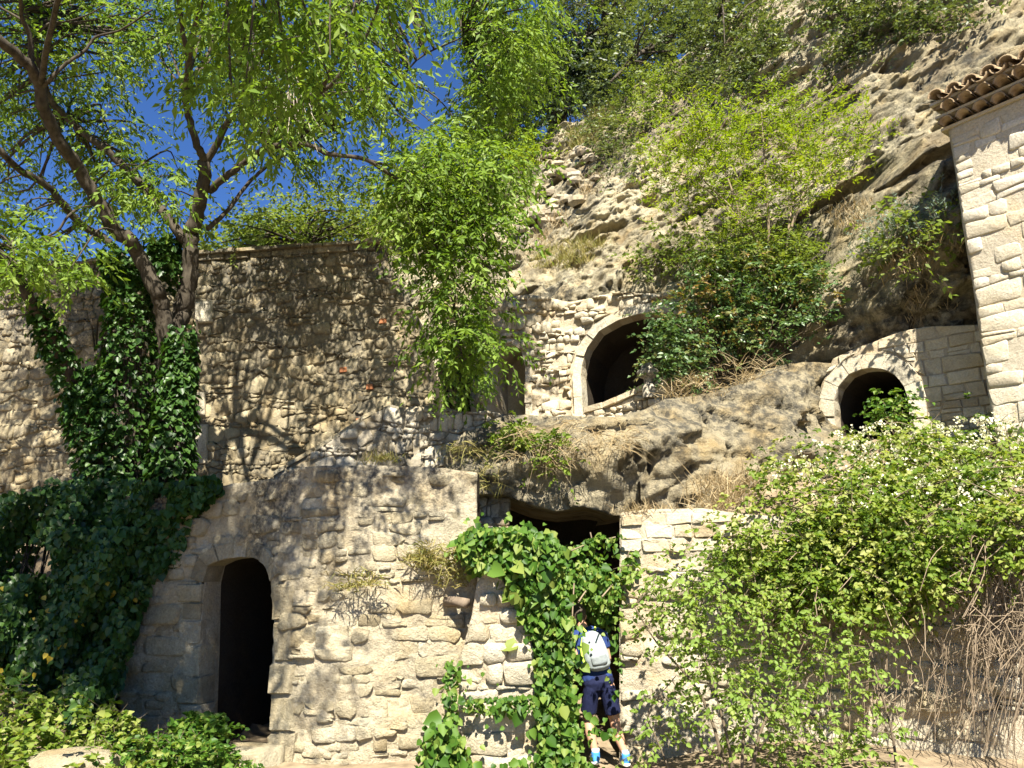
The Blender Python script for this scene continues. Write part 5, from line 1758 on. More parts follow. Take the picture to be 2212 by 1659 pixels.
def cliff_plants():
    # yellow-green young tree rooted in the rock
    b = W(1640, 800, 12.3)
    Y0 = 12.3
    bush('young_tree', 'bright yellow-green feathery young tree rooted in the cliff', 'tree', b,
         px_clumps([(1395, 360), (1450, 270), (1520, 225), (1600, 240), (1650, 205), (1740, 230), (1790, 170), (1800, 260), (1880, 240), (1905, 300), (1880, 350), (1800, 380), (1750, 440), (1690, 500), (1600, 500), (1480, 460), (1400, 420)], 138, Y0 - 1.4, Y0 + 0.1),
         0.30, 11, 0.26, 9, 0.075, 0.17, 'kite', M['leaf_young'], M['twig'], droop=0.25, hang=0.05, up=0.8, stem_r=0.008, tw_n=700,
         trunk=[([b, W(1660, 640, Y0 - 0.3), W(1700, 520, Y0 - 0.5), W(1735, 420, Y0 - 0.6), W(1780, 300, Y0 - 0.6)], 0.045, 0.010),
                ([b, W(1650, 660, Y0 - 0.4), W(1640, 540, Y0 - 0.6), W(1600, 470, Y0 - 0.7), W(1510, 380, Y0 - 0.8)], 0.04, 0.010),
                ([b, W(1655, 620, Y0 - 0.3), W(1660, 480, Y0 - 0.7), W(1650, 330, Y0 - 0.8), W(1645, 240, Y0 - 0.8)], 0.035, 0.006),
                ([W(1640, 540, Y0 - 0.6), W(1560, 440, Y0 - 0.7), W(1480, 380, Y0 - 0.8), W(1410, 370, Y0 - 0.8)], 0.018, 0.005),
                ([W(1600, 470, Y0 - 0.7), W(1570, 380, Y0 - 0.7), W(1530, 290, Y0 - 0.7), W(1510, 240, Y0 - 0.7)], 0.018, 0.005),
                ([W(1735, 420, Y0 - 0.6), W(1800, 350, Y0 - 0.6), W(1870, 290, Y0 - 0.7)], 0.016, 0.005),
                ([W(1700, 520, Y0 - 0.5), W(1715, 400, Y0 - 0.4), W(1720, 300, Y0 - 0.4), W(1735, 240, Y0 - 0.5)], 0.018, 0.005)])
    # dark glossy shrub under it, beside the arch
    Y1 = 11.9
    bush('dark_shrub', 'dark blue-green glossy shrub growing right of the wide arch', 'shrub', W(1600, 840, 12.1),
         np.vstack([px_clumps([(1470, 700), (1480, 640), (1510, 560), (1600, 540), (1700, 560), (1790, 620), (1815, 680), (1780, 730), (1700, 760), (1600, 770), (1520, 800), (1480, 830), (1460, 790)], 125, 11.2, 12.3),
                    px_clumps([(1425, 670), (1470, 650), (1480, 720), (1470, 830), (1435, 840), (1425, 760)], 22, 11.1, 11.6)]),
         0.26, 13, 0.22, 8, 0.070, 0.30, 'kite', M['leaf_shrub'], M['twig_dark'], droop=0.35, hang=0.3, up=0.3, stem_r=0.012, tw_n=400)
    bush('mid_green_shrub', 'yellowish green shrub between young tree and dark shrub', 'shrub', W(1660, 720, 12.2),
         px_clumps([(1480, 540), (1560, 500), (1700, 500), (1780, 560), (1740, 610), (1640, 600), (1520, 600)], 60, 11.4, 12.4),
         0.26, 12, 0.24, 8, 0.07, 0.24, 'kite', M['leaf_young2'], M['twig_dark'], droop=0.3, hang=0.2, up=0.5, stem_r=0.012)
    q = px_clumps([(1420, 760), (1450, 740), (1460, 800), (1430, 830)], 8, 11.3, 11.5)
    # shrubs hanging from the cliff top
    n = 0
    for lab, poly, k, mat in (('olive shrub patch below the top edge oaks', [(1480, 110), (1620, 60), (1700, 90), (1640, 150), (1520, 190), (1450, 220)], 46, 'leaf_oak'),
                              ('shrub strip hanging over the upper right cliff edge', [(1700, 0), (1980, -20), (2000, 40), (1930, 80), (1820, 60), (1720, 70)], 46, 'leaf_oak'),
                              ('green shrub on the cliff face left of the young tree', [(1340, 190), (1440, 170), (1500, 180), (1440, 260), (1370, 300), (1330, 270)], 44, 'leaf_young2'),
                              ('sparse shrub on the gully slope by the loose stones', [(1300, 330), (1370, 300), (1400, 380), (1350, 420), (1310, 400)], 14, 'leaf_oak'),
                              ('bright green shrub at the head of the gully', [(1090, 330), (1170, 290), (1220, 330), (1170, 370), (1100, 380)], 26, 'leaf_young'),
                              ('small shrub on the ledge right of the young tree', [(1860, 560), (1900, 520), (1960, 510), (1950, 560), (1890, 600)], 10, 'leaf_young2'),
                              ('low olive scrub under the top edge oaks', [(1500, 200), (1600, 150), (1700, 130), (1680, 190), (1560, 240)], 34, 'leaf_oak'),
                              ('brownish scrub in the middle of the upper cliff', [(1780, 90), (1880, 70), (1900, 130), (1820, 160)], 20, 'leaf_oak'),
                              ('small green scrub on the upper right cliff', [(1960, 40), (2060, 30), (2060, 90), (1980, 110)], 16, 'leaf_oak'),
                              ('scrub tuft in the ledge above the wide arch', [(1380, 560), (1440, 540), (1450, 590), (1390, 600)], 10, 'leaf_young2'),
                              ('scrub hanging beside the gully head', [(1260, 300), (1330, 260), (1360, 310), (1300, 350)], 22, 'leaf_oak')):
        C = rock_clumps(poly, k, 0.7)
        bush('cliff_shrub', lab, 'shrub', C.mean(0) + np.array([0, 0.5, -0.3]), C, 0.38, 12, 0.28, 7, 0.085, 0.28, 'kite', M[mat], M['twig_dark'], droop=0.35, hang=0.25, up=0.3, stem_r=0.012, tw_n=120)
    for lab, poly, k in (('blue-grey feathery plant on the ledge above the round arch', [(1850, 520), (1950, 500), (1960, 560), (1900, 600), (1850, 590)], 22),
                         ('second blue-grey plant beside the shaded cliff corner', [(1960, 490), (2000, 480), (2000, 530), (1965, 540)], 7)):
        C = rock_clumps(poly, k, 0.35)
        bush('grey_shrub', lab, 'shrub', C.mean(0) + np.array([0, 0.3, -0.2]), C, 0.22, 12, 0.20, 9, 0.05, 0.14, 'kite', M['leaf_blue'], M['twig'], droop=0.1, hang=-0.3, up=0.9, stem_r=0.006, tw_n=60)
    C = px_clumps([(1085, 930), (1120, 920), (1150, 960), (1140, 1020), (1100, 1010)], 16, 9.55, 9.75)
    bush('terrace_weed', 'fresh green weed hanging from the terrace edge near the parapet', 'plant', W(1110, 930, 9.9), C, 0.16, 10, 0.15, 7, 0.05, 0.36, 'round', M['leaf_bank'], M['twig'], stem_r=0.006, tw_n=60)
    C = px_clumps([(1170, 960), (1240, 940), (1230, 1040), (1180, 1060)], 10, 9.35, 9.55)
    bush('bank_weed', 'small green weed among dry grass on the rock bank', 'plant', W(1200, 960, 9.7), C, 0.14, 8, 0.14, 7, 0.045, 0.34, 'round', M['leaf_bank'], M['twig'], stem_r=0.006, tw_n=40)
cliff_plants()
def passage_plant():
    C = px_clumps([(945, 880), (948, 760), (985, 720), (1030, 720), (1020, 880)], 26, 13.6, 14.1)
    bush('passage_bush', 'dark leafy bush filling the narrow passage left of the niche', 'bush', W(985, 890, 13.9), C, 0.22, 12, 0.20, 8, 0.07, 0.26, 'kite', M['leaf_vine'], M['twig_dark'], droop=0.5, hang=0.5, up=0.1, stem_r=0.008, tw_n=80)
passage_plant()

# ------------------------------------------------------------------ dry grass tufts
def grass(name, label, spots, blades, h, mat, lean=(0, -0.3, 0), spread=0.6, width=0.0055, hangf=0.6, group=None):
    """spots: tuft roots; arching blades of three segments; what one cannot count is one object"""
    n = len(spots) * blades
    spots = np.asarray(spots)
    spots = spots[vg.random(len(spots)) < 0.75]
    n = len(spots) * blades
    sz = np.repeat(0.45 + 0.75 * vg.random(len(spots)), blades)
    base = np.repeat(spots, blades, 0) + vg.normal(size=(n, 3)) * np.array([0.09, 0.06, 0.02])
    d = unit(vg.normal(size=(n, 3)) * spread * np.array([1, 1, 0.3]) + np.array([0, 0, 1.0]) + np.asarray(lean))
    L = h * (sz * (0.5 + 0.8 * vg.random(n)))[:, None]
    s = unit(np.cross(d, vg.normal(size=(n, 3)))) * width
    drop = np.array([0, 0, -1.0]) * hangf
    p0, p1, p2 = base, base + d * L * 0.5, base + d * L + drop * L * 0.45 * vg.random((n, 1))
    V = np.stack([p0 - s, p0 + s, p1 - s * 0.8, p1 + s * 0.8, p2], 1).reshape(-1, 3)
    b = np.arange(n)[:, None] * 5
    F = np.concatenate([b + np.array([[0, 1, 3]]), b + np.array([[0, 3, 2]]), b + np.array([[2, 3, 4]])])
    o = mesh_obj(name, V, F, mat, None, False, np.repeat(np.clip(vg.normal(size=n) * 0.25 + 0.5, 0, 1), 5))
    tag(o, label, 'grass', group, 'stuff')

def grasses():
    R_ = lambda poly, n, lift=0.05: np.array([cliff_pt(u, v, lift) for u, v in sample_poly(poly, n, vg)])
    B_ = lambda poly, n, y0, y1: px_clumps(poly, n, y0, y1)
    grass('dry_grass', 'golden dry grass on the ledge above the wide arch', R_([(1130, 590), (1150, 555), (1230, 540), (1300, 550), (1290, 580), (1200, 600)], 44), 34, 0.34, M['straw_green'])
    grass('dry_grass', 'dry grass and dead stalks in the cliff gully', R_([(1190, 470), (1290, 380), (1330, 380), (1290, 450), (1230, 520), (1150, 550)], 34), 26, 0.32, M['straw'])
    grass('dry_grass', 'brown dry grass clump under the skyline pine', R_([(1210, 330), (1260, 280), (1320, 260), (1310, 310), (1250, 345)], 32), 40, 0.55, M['straw_green'])
    grass('dry_grass', 'dry grass fringe hanging over the rock bank', B_([(1140, 905), (1260, 905), (1330, 920), (1400, 905), (1420, 930), (1360, 960), (1300, 980), (1200, 1010), (1110, 990), (1100, 930)], 46, 9.35, 9.6), 15, 0.36, M['straw'], lean=(0, -0.6, -1.3), spread=0.6, hangf=0.8, width=0.004)
    grass('dry_grass', 'dry hanging grass at the left end of the rock bank', B_([(960, 960), (1060, 950), (1090, 1000), (1060, 1060), (980, 1020)], 26, 9.35, 9.6), 14, 0.30, M['straw_green'], lean=(0, -0.6, -1.3), spread=0.6, hangf=0.8, width=0.004)
    grass('dry_grass', 'dead grass and stalks under the dark shrub', B_([(1430, 850), (1520, 800), (1620, 780), (1700, 790), (1680, 830), (1560, 850), (1480, 880)], 46, 10.6, 11.2), 16, 0.28, M['straw'], lean=(0, -0.5, -0.3), spread=1.0, hangf=1.0, width=0.004)
    grass('dry_grass', 'straw-coloured grass at the left edge of the flowering climber', B_([(1500, 1090), (1520, 1040), (1600, 1020), (1640, 1040), (1600, 1090), (1540, 1110)], 44, 9.2, 9.8), 22, 0.32, M['straw'], lean=(0, -0.4, 0), spread=0.9, width=0.004)
    grass('dry_grass', 'thin dry grass along the top of the retaining wall', B_([(1350, 1112), (1350, 1100), (1560, 1092), (1560, 1112)], 26, 9.15, 9.4), 14, 0.20, M['straw'], lean=(0, -0.4, 0), spread=0.9, width=0.004)
    grass('dry_grass', 'orange dry grass above the round arch ledge', R_([(1880, 580), (1960, 540), (2030, 500), (2040, 560), (1960, 610), (1900, 630)], 40), 26, 0.28, M['straw'])
    grass('dry_grass', 'dry stalks over the shaded corner of the round arch wall', R_([(1960, 640), (2010, 620), (2020, 690), (1970, 720)], 14), 20, 0.26, M['straw'])
    grass('dry_grass', 'dry grass on the ledge left of the blue-grey plants', R_([(1790, 470), (1870, 440), (1890, 500), (1810, 520)], 22), 22, 0.26, M['straw'])
    tz = [TOW.pos(r, TOW_ZT + 0.40 + 0.28 * dd, -dd)[0] for r, dd in zip(vg.random(46) * 1.7, vg.random(46) * 0.8 + 0.1)]
    grass('dry_grass', 'rusty dry weeds growing on the tiled roof', tz, 26, 0.30, M['straw'], spread=0.9)
    grass('dry_grass', 'dead grass hanging on the hut front near its right end', B_([(880, 1170), (980, 1160), (1000, 1250), (980, 1320), (900, 1250)], 26, 8.15, 8.3), 30, 0.22, M['straw_green'], lean=(0, -0.8, -0.6), spread=0.8, hangf=1.3, width=0.006)
    grass('dry_grass', 'small dead tuft clinging to the middle of the hut front', B_([(730, 1250), (790, 1220), (800, 1260), (750, 1290)], 9, 8.05, 8.15), 28, 0.16, M['straw_green'], lean=(0, -0.8, -0.6), spread=0.8, hangf=1.3, width=0.006)
    grass('dry_grass', 'small dry tuft on the hut roof edge below the parapet', B_([(785, 1000), (850, 975), (850, 1000), (790, 1008)], 8, 9.6, 9.75), 30, 0.20, M['straw_green'])
grasses()

# ------------------------------------------------------------------ climbers on the right
def slope_pts(n):
    i = vg.random(n); t = vg.random(n)
    k = i * (len(SLF) - 1)
    k0 = np.clip(k.astype(int), 0, len(SLF) - 2); f = (k - k0)[:, None]
    a = SLF[k0] * (1 - f) + SLF[k0 + 1] * f
    b = SLB[k0] * (1 - f) + SLB[k0 + 1] * f
    return a * (1 - t[:, None]) + b * t[:, None]

def climber_y(u, v):
    wall = float(np.interp(u, [1338, 1560, 1900, 2400], [9.25, 9.0, 8.4, 7.4]))
    t = min(max((v - 935) / 175.0, 0.0), 1.0)
    back = 10.25 - 0.9 * min(max((u - 1700) / 550.0, 0.0), 1.0)
    return back * (1 - t) + (wall - 0.12) * t

def climbers():
    t = thing('flowering_climber', 'large flowering climber with cream blossom covering the slope under the round arch', 'climber', W(1900, 1130, 8.9))
    # the mass lies on the slope and tumbles over the wall
    C1 = px_clumps([(1560, 1150), (1580, 1080), (1660, 1010), (1760, 960), (1860, 930), (1960, 935), (2060, 915), (2260, 920), (2260, 1200), (1900, 1200), (1640, 1200)], 230, 8.1, 9.6)
    # keep the ones in front of the ground, pull depth with height
    uvd = []
    for u, v in sample_poly([(1560, 1170), (1580, 1090), (1650, 1025), (1760, 965), (1860, 938), (1960, 942), (2060, 925), (2260, 925), (2260, 1200), (2100, 1250), (1950, 1290), (1800, 1290), (1650, 1260), (1570, 1200)], 255, vg):
        uvd.append(W(u, v, climber_y(u, v) - 0.42 * vg.random()))
    for u, v in sample_poly([(1580, 1200), (2040, 1200), (2000, 1260), (1920, 1310), (1830, 1330), (1700, 1320), (1610, 1290)], 70, vg):
        uvd.append(W(u, v, climber_y(u, v) - 0.32 * vg.random()))
    C = np.array(uvd)
    pts, ci, o = clumps(C, 0.24, 13, vg, 0.8)
    D = unit(o * np.array([1, 1, 0.6]) + vg.normal(size=o.shape) * 0.4 + np.array([0, -0.3, 0.25]))
    rv0 = np.clip(0.5 + vg.normal(size=len(C)) * 0.34, 0, 1)[ci]
    leaves_obj('foliage', [sprays(pts, D, 0.19, 7, 0.047, 0.42, 'round', vg, droop=0.6, spread=0.8, hang=0.35, rv0=rv0)], M['leaf_bank'], t)
    # blossom on the upper part
    n = 520
    uv = sample_poly([(1640, 1020), (1760, 950), (1880, 905), (2000, 925), (2080, 895), (2260, 905), (2260, 1080), (2100, 1090), (1900, 1100), (1750, 1080)], n, vg)
    keep = vg.random(n) < np.clip(1.15 - (uv[:, 1] - 930) / 170, 0.12, 1)
    uv = uv[keep]
    F0 = []
    for u, v in uv:
        F0.append(W(u, v, climber_y(u, v) - 0.46 - 0.12 * vg.random()))
    F0 = np.array(F0)
    k = 7
    P = np.repeat(F0, k, 0) + vg.normal(size=(len(F0) * k, 3)) * 0.018
    leaves_obj('blossom', [leaf_arrays(P, vg.normal(size=P.shape), vg.normal(size=P.shape), np.full(len(P), 0.032), 0.45, 'kite', vg)], M['flower'], t)
    st = MB()
    for _ in range(420):
        c = C[vg.integers(len(C))]
        d = unit(vg.normal(size=3) * np.array([1, 0.4, 1]) + np.array([0, -0.2, -0.3]))
        L = 0.3 + 0.5 * vg.random()
        p = smooth_path([c + np.array([0, 0.05, 0]), c + d * L * 0.5 + vg.normal(size=3) * 0.06, c + d * L - np.array([0, 0, 0.15])], 3)
        tube(st, p, [0.004] * len(p), 4, random.random(), cap=False)
    o = st.build('stems', M['twig'], t); o['kind'] = 'stuff'

    # dry brown stems hanging down the wall at the right
    t = thing('dead_creeper', 'curtain of dead brown creeper stems hanging down at the right edge', 'creeper', W(2150, 1250, 7.9))
    st = MB()
    for _ in range(130):
        u = 2070 + 210 * vg.random() ** 0.8
        v0 = 1130 + 160 * vg.random()
        v1 = v0 + 120 + 330 * vg.random() ** 1.3
        y = 8.15 - 0.55 * (u - 1950) / 300 - 0.25 * vg.random()
        pts = []
        du = vg.normal() * 28
        for i in range(5):
            f = i / 4
            pts.append(W(u + du * f - 40 * f * (u > 2120) + vg.normal() * 13, v0 + (v1 - v0) * f, y - 0.1 * math.sin(f * 3.1)))
        p = smooth_path(pts, 2)
        tube(st, p, [0.0018 + 0.003 * vg.random()] * len(p), 4, random.random(), cap=False)
    for _ in range(230):
        u, v = sample_poly([(2060, 1150), (2230, 1080), (2230, 1420), (2120, 1430), (2060, 1330)], 1, vg)[0]
        c = W(u, v, 8.0 - 0.5 * (u - 1950) / 300 - 0.25 * vg.random())
        d1, d2 = vg.normal(size=3) * 0.12, vg.normal(size=3) * 0.14
        p = smooth_path([c - d1, c + np.array([0, -0.06, 0.03]), c + d2 + np.array([0, 0, -0.1])], 3)
        tube(st, p, [0.0038] * len(p), 4, random.random(), cap=False)
    for _ in range(50):
        u = 1700 + 360 * vg.random(); v0 = 1330 + 80 * vg.random()
        y = 8.75 - 0.9 * (u - 1600) / 550 - 0.12
        p = smooth_path([W(u + vg.normal() * 10 * i, v0 + i * (40 + 40 * vg.random()), y) for i in range(4)], 2)
        tube(st, p, [0.0035] * len(p), 4, random.random(), cap=False)
    st.build('stems', M['twig'], t)['kind'] = 'stuff'

    # vine over the pier and round the walker
    t = thing('pier_vine', 'vigorous green vine draped over the pier top and down beside the walker', 'vine', W(1170, 1655, 8.2))
    parts = []
    def mass(poly, n, y0, y1, leaf, wid=0.46):
        uv = sample_poly(poly, n, vg)
        far = vg.random(n) < 0.14
        uv[far] += vg.normal(size=(far.sum(), 2)) * 20
        q = np.array([W(u, v, y0 + (y1 - y0) * vg.random()) for u, v in uv])
        d = np.stack([vg.normal(size=n) * 0.5, np.full(n, -0.3), np.full(n, -0.7)], -1) + vg.normal(size=(n, 3)) * 0.35
        nr = np.stack([vg.normal(size=n) * 0.45, np.full(n, -0.7), np.full(n, 0.75)], -1) + vg.normal(size=(n, 3)) * 0.4
        parts.append(leaf_arrays(q, d, nr, leaf * np.exp(vg.normal(size=n) * 0.38), wid, 'round', vg))
    mass([(985, 1160), (1020, 1140), (1100, 1138), (1180, 1150), (1220, 1180), (1200, 1250), (1150, 1300), (1110, 1290), (1090, 1240), (1040, 1235), (1000, 1210)], 2300, 7.85, 8.35, 0.062)
    mass([(1100, 1240), (1190, 1190), (1215, 1260), (1232, 1350), (1230, 1500), (1240, 1659), (1200, 1690), (1165, 1640), (1160, 1500), (1150, 1380), (1115, 1310)], 5200, 7.95, 8.7, 0.058)
    mass([(1180, 1210), (1250, 1215), (1320, 1250), (1338, 1330), (1325, 1400), (1290, 1340), (1245, 1310), (1220, 1330), (1190, 1290)], 480, 9.15, 9.4, 0.065)
    mass([(1200, 1215), (1270, 1215), (1335, 1240), (1342, 1290), (1315, 1320), (1285, 1275), (1240, 1270), (1215, 1310)], 210, 8.55, 8.85, 0.058)
    mass([(1205, 1330), (1236, 1330), (1238, 1500), (1255, 1660), (1205, 1680)], 620, 8.3, 8.7, 0.055)
    mass([(1310, 1440), (1348, 1390), (1350, 1480), (1320, 1520)], 16, 8.35, 8.5, 0.05)
    mass([(1250, 1545), (1350, 1560), (1350, 1600), (1262, 1600)], 34, 8.3, 8.5, 0.05)
    mass([(1000, 1510), (1160, 1500), (1160, 1535), (1080, 1545), (1000, 1530)], 230, 7.85, 8.0, 0.05)
    mass([(1060, 1650), (1200, 1620), (1270, 1650), (1380, 1665), (1380, 1720), (1060, 1720)], 420, 7.7, 8.2, 0.06)
    mass([(910, 1600), (960, 1560), (1000, 1590), (1020, 1659), (1000, 1700), (900, 1700)], 420, 7.7, 7.95, 0.065)
    mass([(958, 1430), (998, 1420), (985, 1600), (955, 1600)], 150, 7.95, 8.05, 0.05)
    leaves_obj('foliage', parts, M['leaf_vine'], t)
    st = MB()
    for (a, b, c) in (((1020, 1150), (1120, 1200), (1200, 1420)), ((1250, 1300), (1290, 1230), (1275, 1150)), ((1300, 1290), (1340, 1240), (1360, 1190)), ((1180, 1650), (1200, 1400), (1170, 1230)), ((1220, 1650), (1230, 1450), (1240, 1260)), ((1210, 1200), (1270, 1175), (1330, 1160))):
        p = smooth_path([W(*a, 8.3), W(*b, 9.1 if b[0] > 1240 else 8.35), W(*c, 9.1 if c[0] > 1240 else 8.4)], 6)
        tube(st, p, [0.010, *[0.008] * (len(p) - 1)], 5, 0.5, cap=False)
    st.build('stems', M['twig'], t)['kind'] = 'stuff'
    parts = []
    for path in ([(1260, 1300), (1290, 1230), (1275, 1165)], [(1300, 1300), (1345, 1240), (1365, 1195)], [(1200, 1200), (1270, 1170), (1335, 1160)]):
        p = np.array(px_path([(u, v, 9.1) for u, v in path], 12))
        parts.append(sprays(p, vg.normal(size=p.shape) + np.array([0, -0.3, 0]), 0.10, 4, 0.07, 0.46, 'round', vg, hang=0.4))
    leaves_obj('shoots', parts, M['leaf_vine'], t)

    # thin-stemmed shrub in front of the bleached wall
    base = W(1600, 1700, 7.4)
    C = np.vstack([px_clumps([(1390, 1270), (1440, 1210), (1540, 1210), (1640, 1300), (1780, 1340), (1880, 1380), (1920, 1450), (1860, 1510), (1780, 1530), (1650, 1470), (1560, 1480), (1480, 1430), (1410, 1390), (1385, 1320)], 70, 7.3, 8.1),
                   px_clumps([(1540, 1490), (1700, 1450), (1800, 1540), (1760, 1659), (1620, 1680), (1560, 1600)], 24, 7.2, 7.7),
                   px_clumps([(1395, 1500), (1450, 1430), (1480, 1500), (1440, 1620), (1400, 1640)], 7, 7.4, 7.9),
                   px_clumps([(1820, 1590), (1940, 1560), (1960, 1640), (1900, 1680), (1820, 1680)], 7, 7.2, 7.7)])
    ll = [([W(1570, 1720, 7.45), W(1545, 1580, 7.5), W(1500, 1480, 7.6), W(1420, 1390, 7.7), W(1370, 1310, 7.7)], 0.018, 0.005),
          ([W(1590, 1720, 7.4), W(1570, 1590, 7.4), W(1530, 1440, 7.5), W(1500, 1300, 7.7)], 0.016, 0.005),
          ([W(1620, 1720, 7.4), W(1640, 1590, 7.4), W(1690, 1490, 7.5), W(1760, 1390, 7.6)], 0.018, 0.005),
          ([W(1600, 1720, 7.4), W(1610, 1560, 7.4), W(1640, 1440, 7.5), W(1650, 1330, 7.7)], 0.015, 0.005),
          ([W(1940, 1720, 7.3), W(1930, 1600, 7.3), W(1900, 1480, 7.4), W(1880, 1400, 7.5)], 0.014, 0.005),
          ([W(1470, 1720, 7.5), W(1420, 1600, 7.6), W(1400, 1540, 7.6), W(1460, 1460, 7.6)], 0.010, 0.004)]
    bush('slender_shrub', 'thin-stemmed light green shrub in front of the bleached wall', 'shrub', base, C, 0.22, 7, 0.18, 7, 0.046, 0.38, 'round', M['leaf_bank2'], M['twig_dark'], droop=0.4, hang=0.4, up=0.2, trunk=ll, stem_r=0.006, tw_n=500)
M['leaf_bank2'] = mat_leaf('light_shrub_leaf', [(0.12, 0.20, 0.03), (0.18, 0.26, 0.05), (0.25, 0.31, 0.08)], 0.42, 0.5, 0.2)
climbers()
def arch_weed():
    C = px_clumps([(1900, 850), (1940, 845), (1960, 880), (1955, 925), (1900, 930), (1880, 915)], 16, 10.15, 10.4)
    bush('arch_weed', 'leafy weed standing in front of the round arch opening', 'plant', W(1935, 950, 10.3), C, 0.14, 7, 0.16, 6, 0.055, 0.36, 'round', M['leaf_vine'], M['twig'], stem_r=0.006, tw_n=50)
arch_weed()

# ================================================================== THE WALKER
def etube(mb, pts, ra, rb, sides=14):
    """a tapering limb with elliptic section: ra across (x), rb front to back"""
    pts = [np.asarray(p, float) for p in pts]
    n = len(pts)
    vs, fs = [], []
    for i in range(n):
        d = pts[min(i + 1, n - 1)] - pts[max(i - 1, 0)]
        d = d / (np.linalg.norm(d) + 1e-9)
        a = np.cross(np.array([0, 1.0, 0]), d)
        if np.linalg.norm(a) < 0.25:
            a = np.array([1.0, 0, 0])
        a = a / np.linalg.norm(a)
        b = np.cross(d, a)
        for k in range(sides):
            t = 2 * math.pi * k / sides
            vs.append(pts[i] + a * math.cos(t) * ra[i] + b * math.sin(t) * rb[i])
    for i in range(n - 1):
        for k in range(sides):
            k2 = (k + 1) % sides
            fs.append((i * sides + k, i * sides + k2, (i + 1) * sides + k2, (i + 1) * sides + k))
    vs.append(pts[0]); vs.append(pts[-1])
    for k in range(sides):
        fs.append((len(vs) - 2, (k + 1) % sides, k))
        fs.append((len(vs) - 1, (n - 1) * sides + k, (n - 1) * sides + (k + 1) % sides))
    mb.add(vs, fs)

def ball(mb, c, r, n=10, m=14):
    c = np.asarray(c, float)
    pts = [c + np.array([0, 0, -r[2] * math.cos(math.pi * i / n)]) for i in range(n + 1)]
    rr = [max(0.001, math.sin(math.pi * i / n)) for i in range(n + 1)]
    etube(mb, pts, [r[0] * q for q in rr], [r[1] * q for q in rr], m)

def fuse(mb, name, mat, parent, voxel=0.011, it=6):
    """one continuous skin from overlapping limbs"""
    o = mb.build('fusing', mat)
    md = o.modifiers.new('r', 'REMESH'); md.mode = 'VOXEL'; md.voxel_size = voxel
    ms = o.modifiers.new('s', 'SMOOTH'); ms.iterations = it; ms.factor = 0.5
    dg = bpy.context.evaluated_depsgraph_get()
    me = bpy.data.meshes.new_from_object(o.evaluated_get(dg))
    me.name = name
    bpy.data.objects.remove(o)
    me.polygons.foreach_set('use_smooth', np.ones(len(me.polygons), bool))
    if not me.materials:
        me.materials.append(mat)
    q = bpy.data.objects.new(name, me)
    COL.objects.link(q)
    if parent is not None:
        parent_keep(q, parent)
    return q

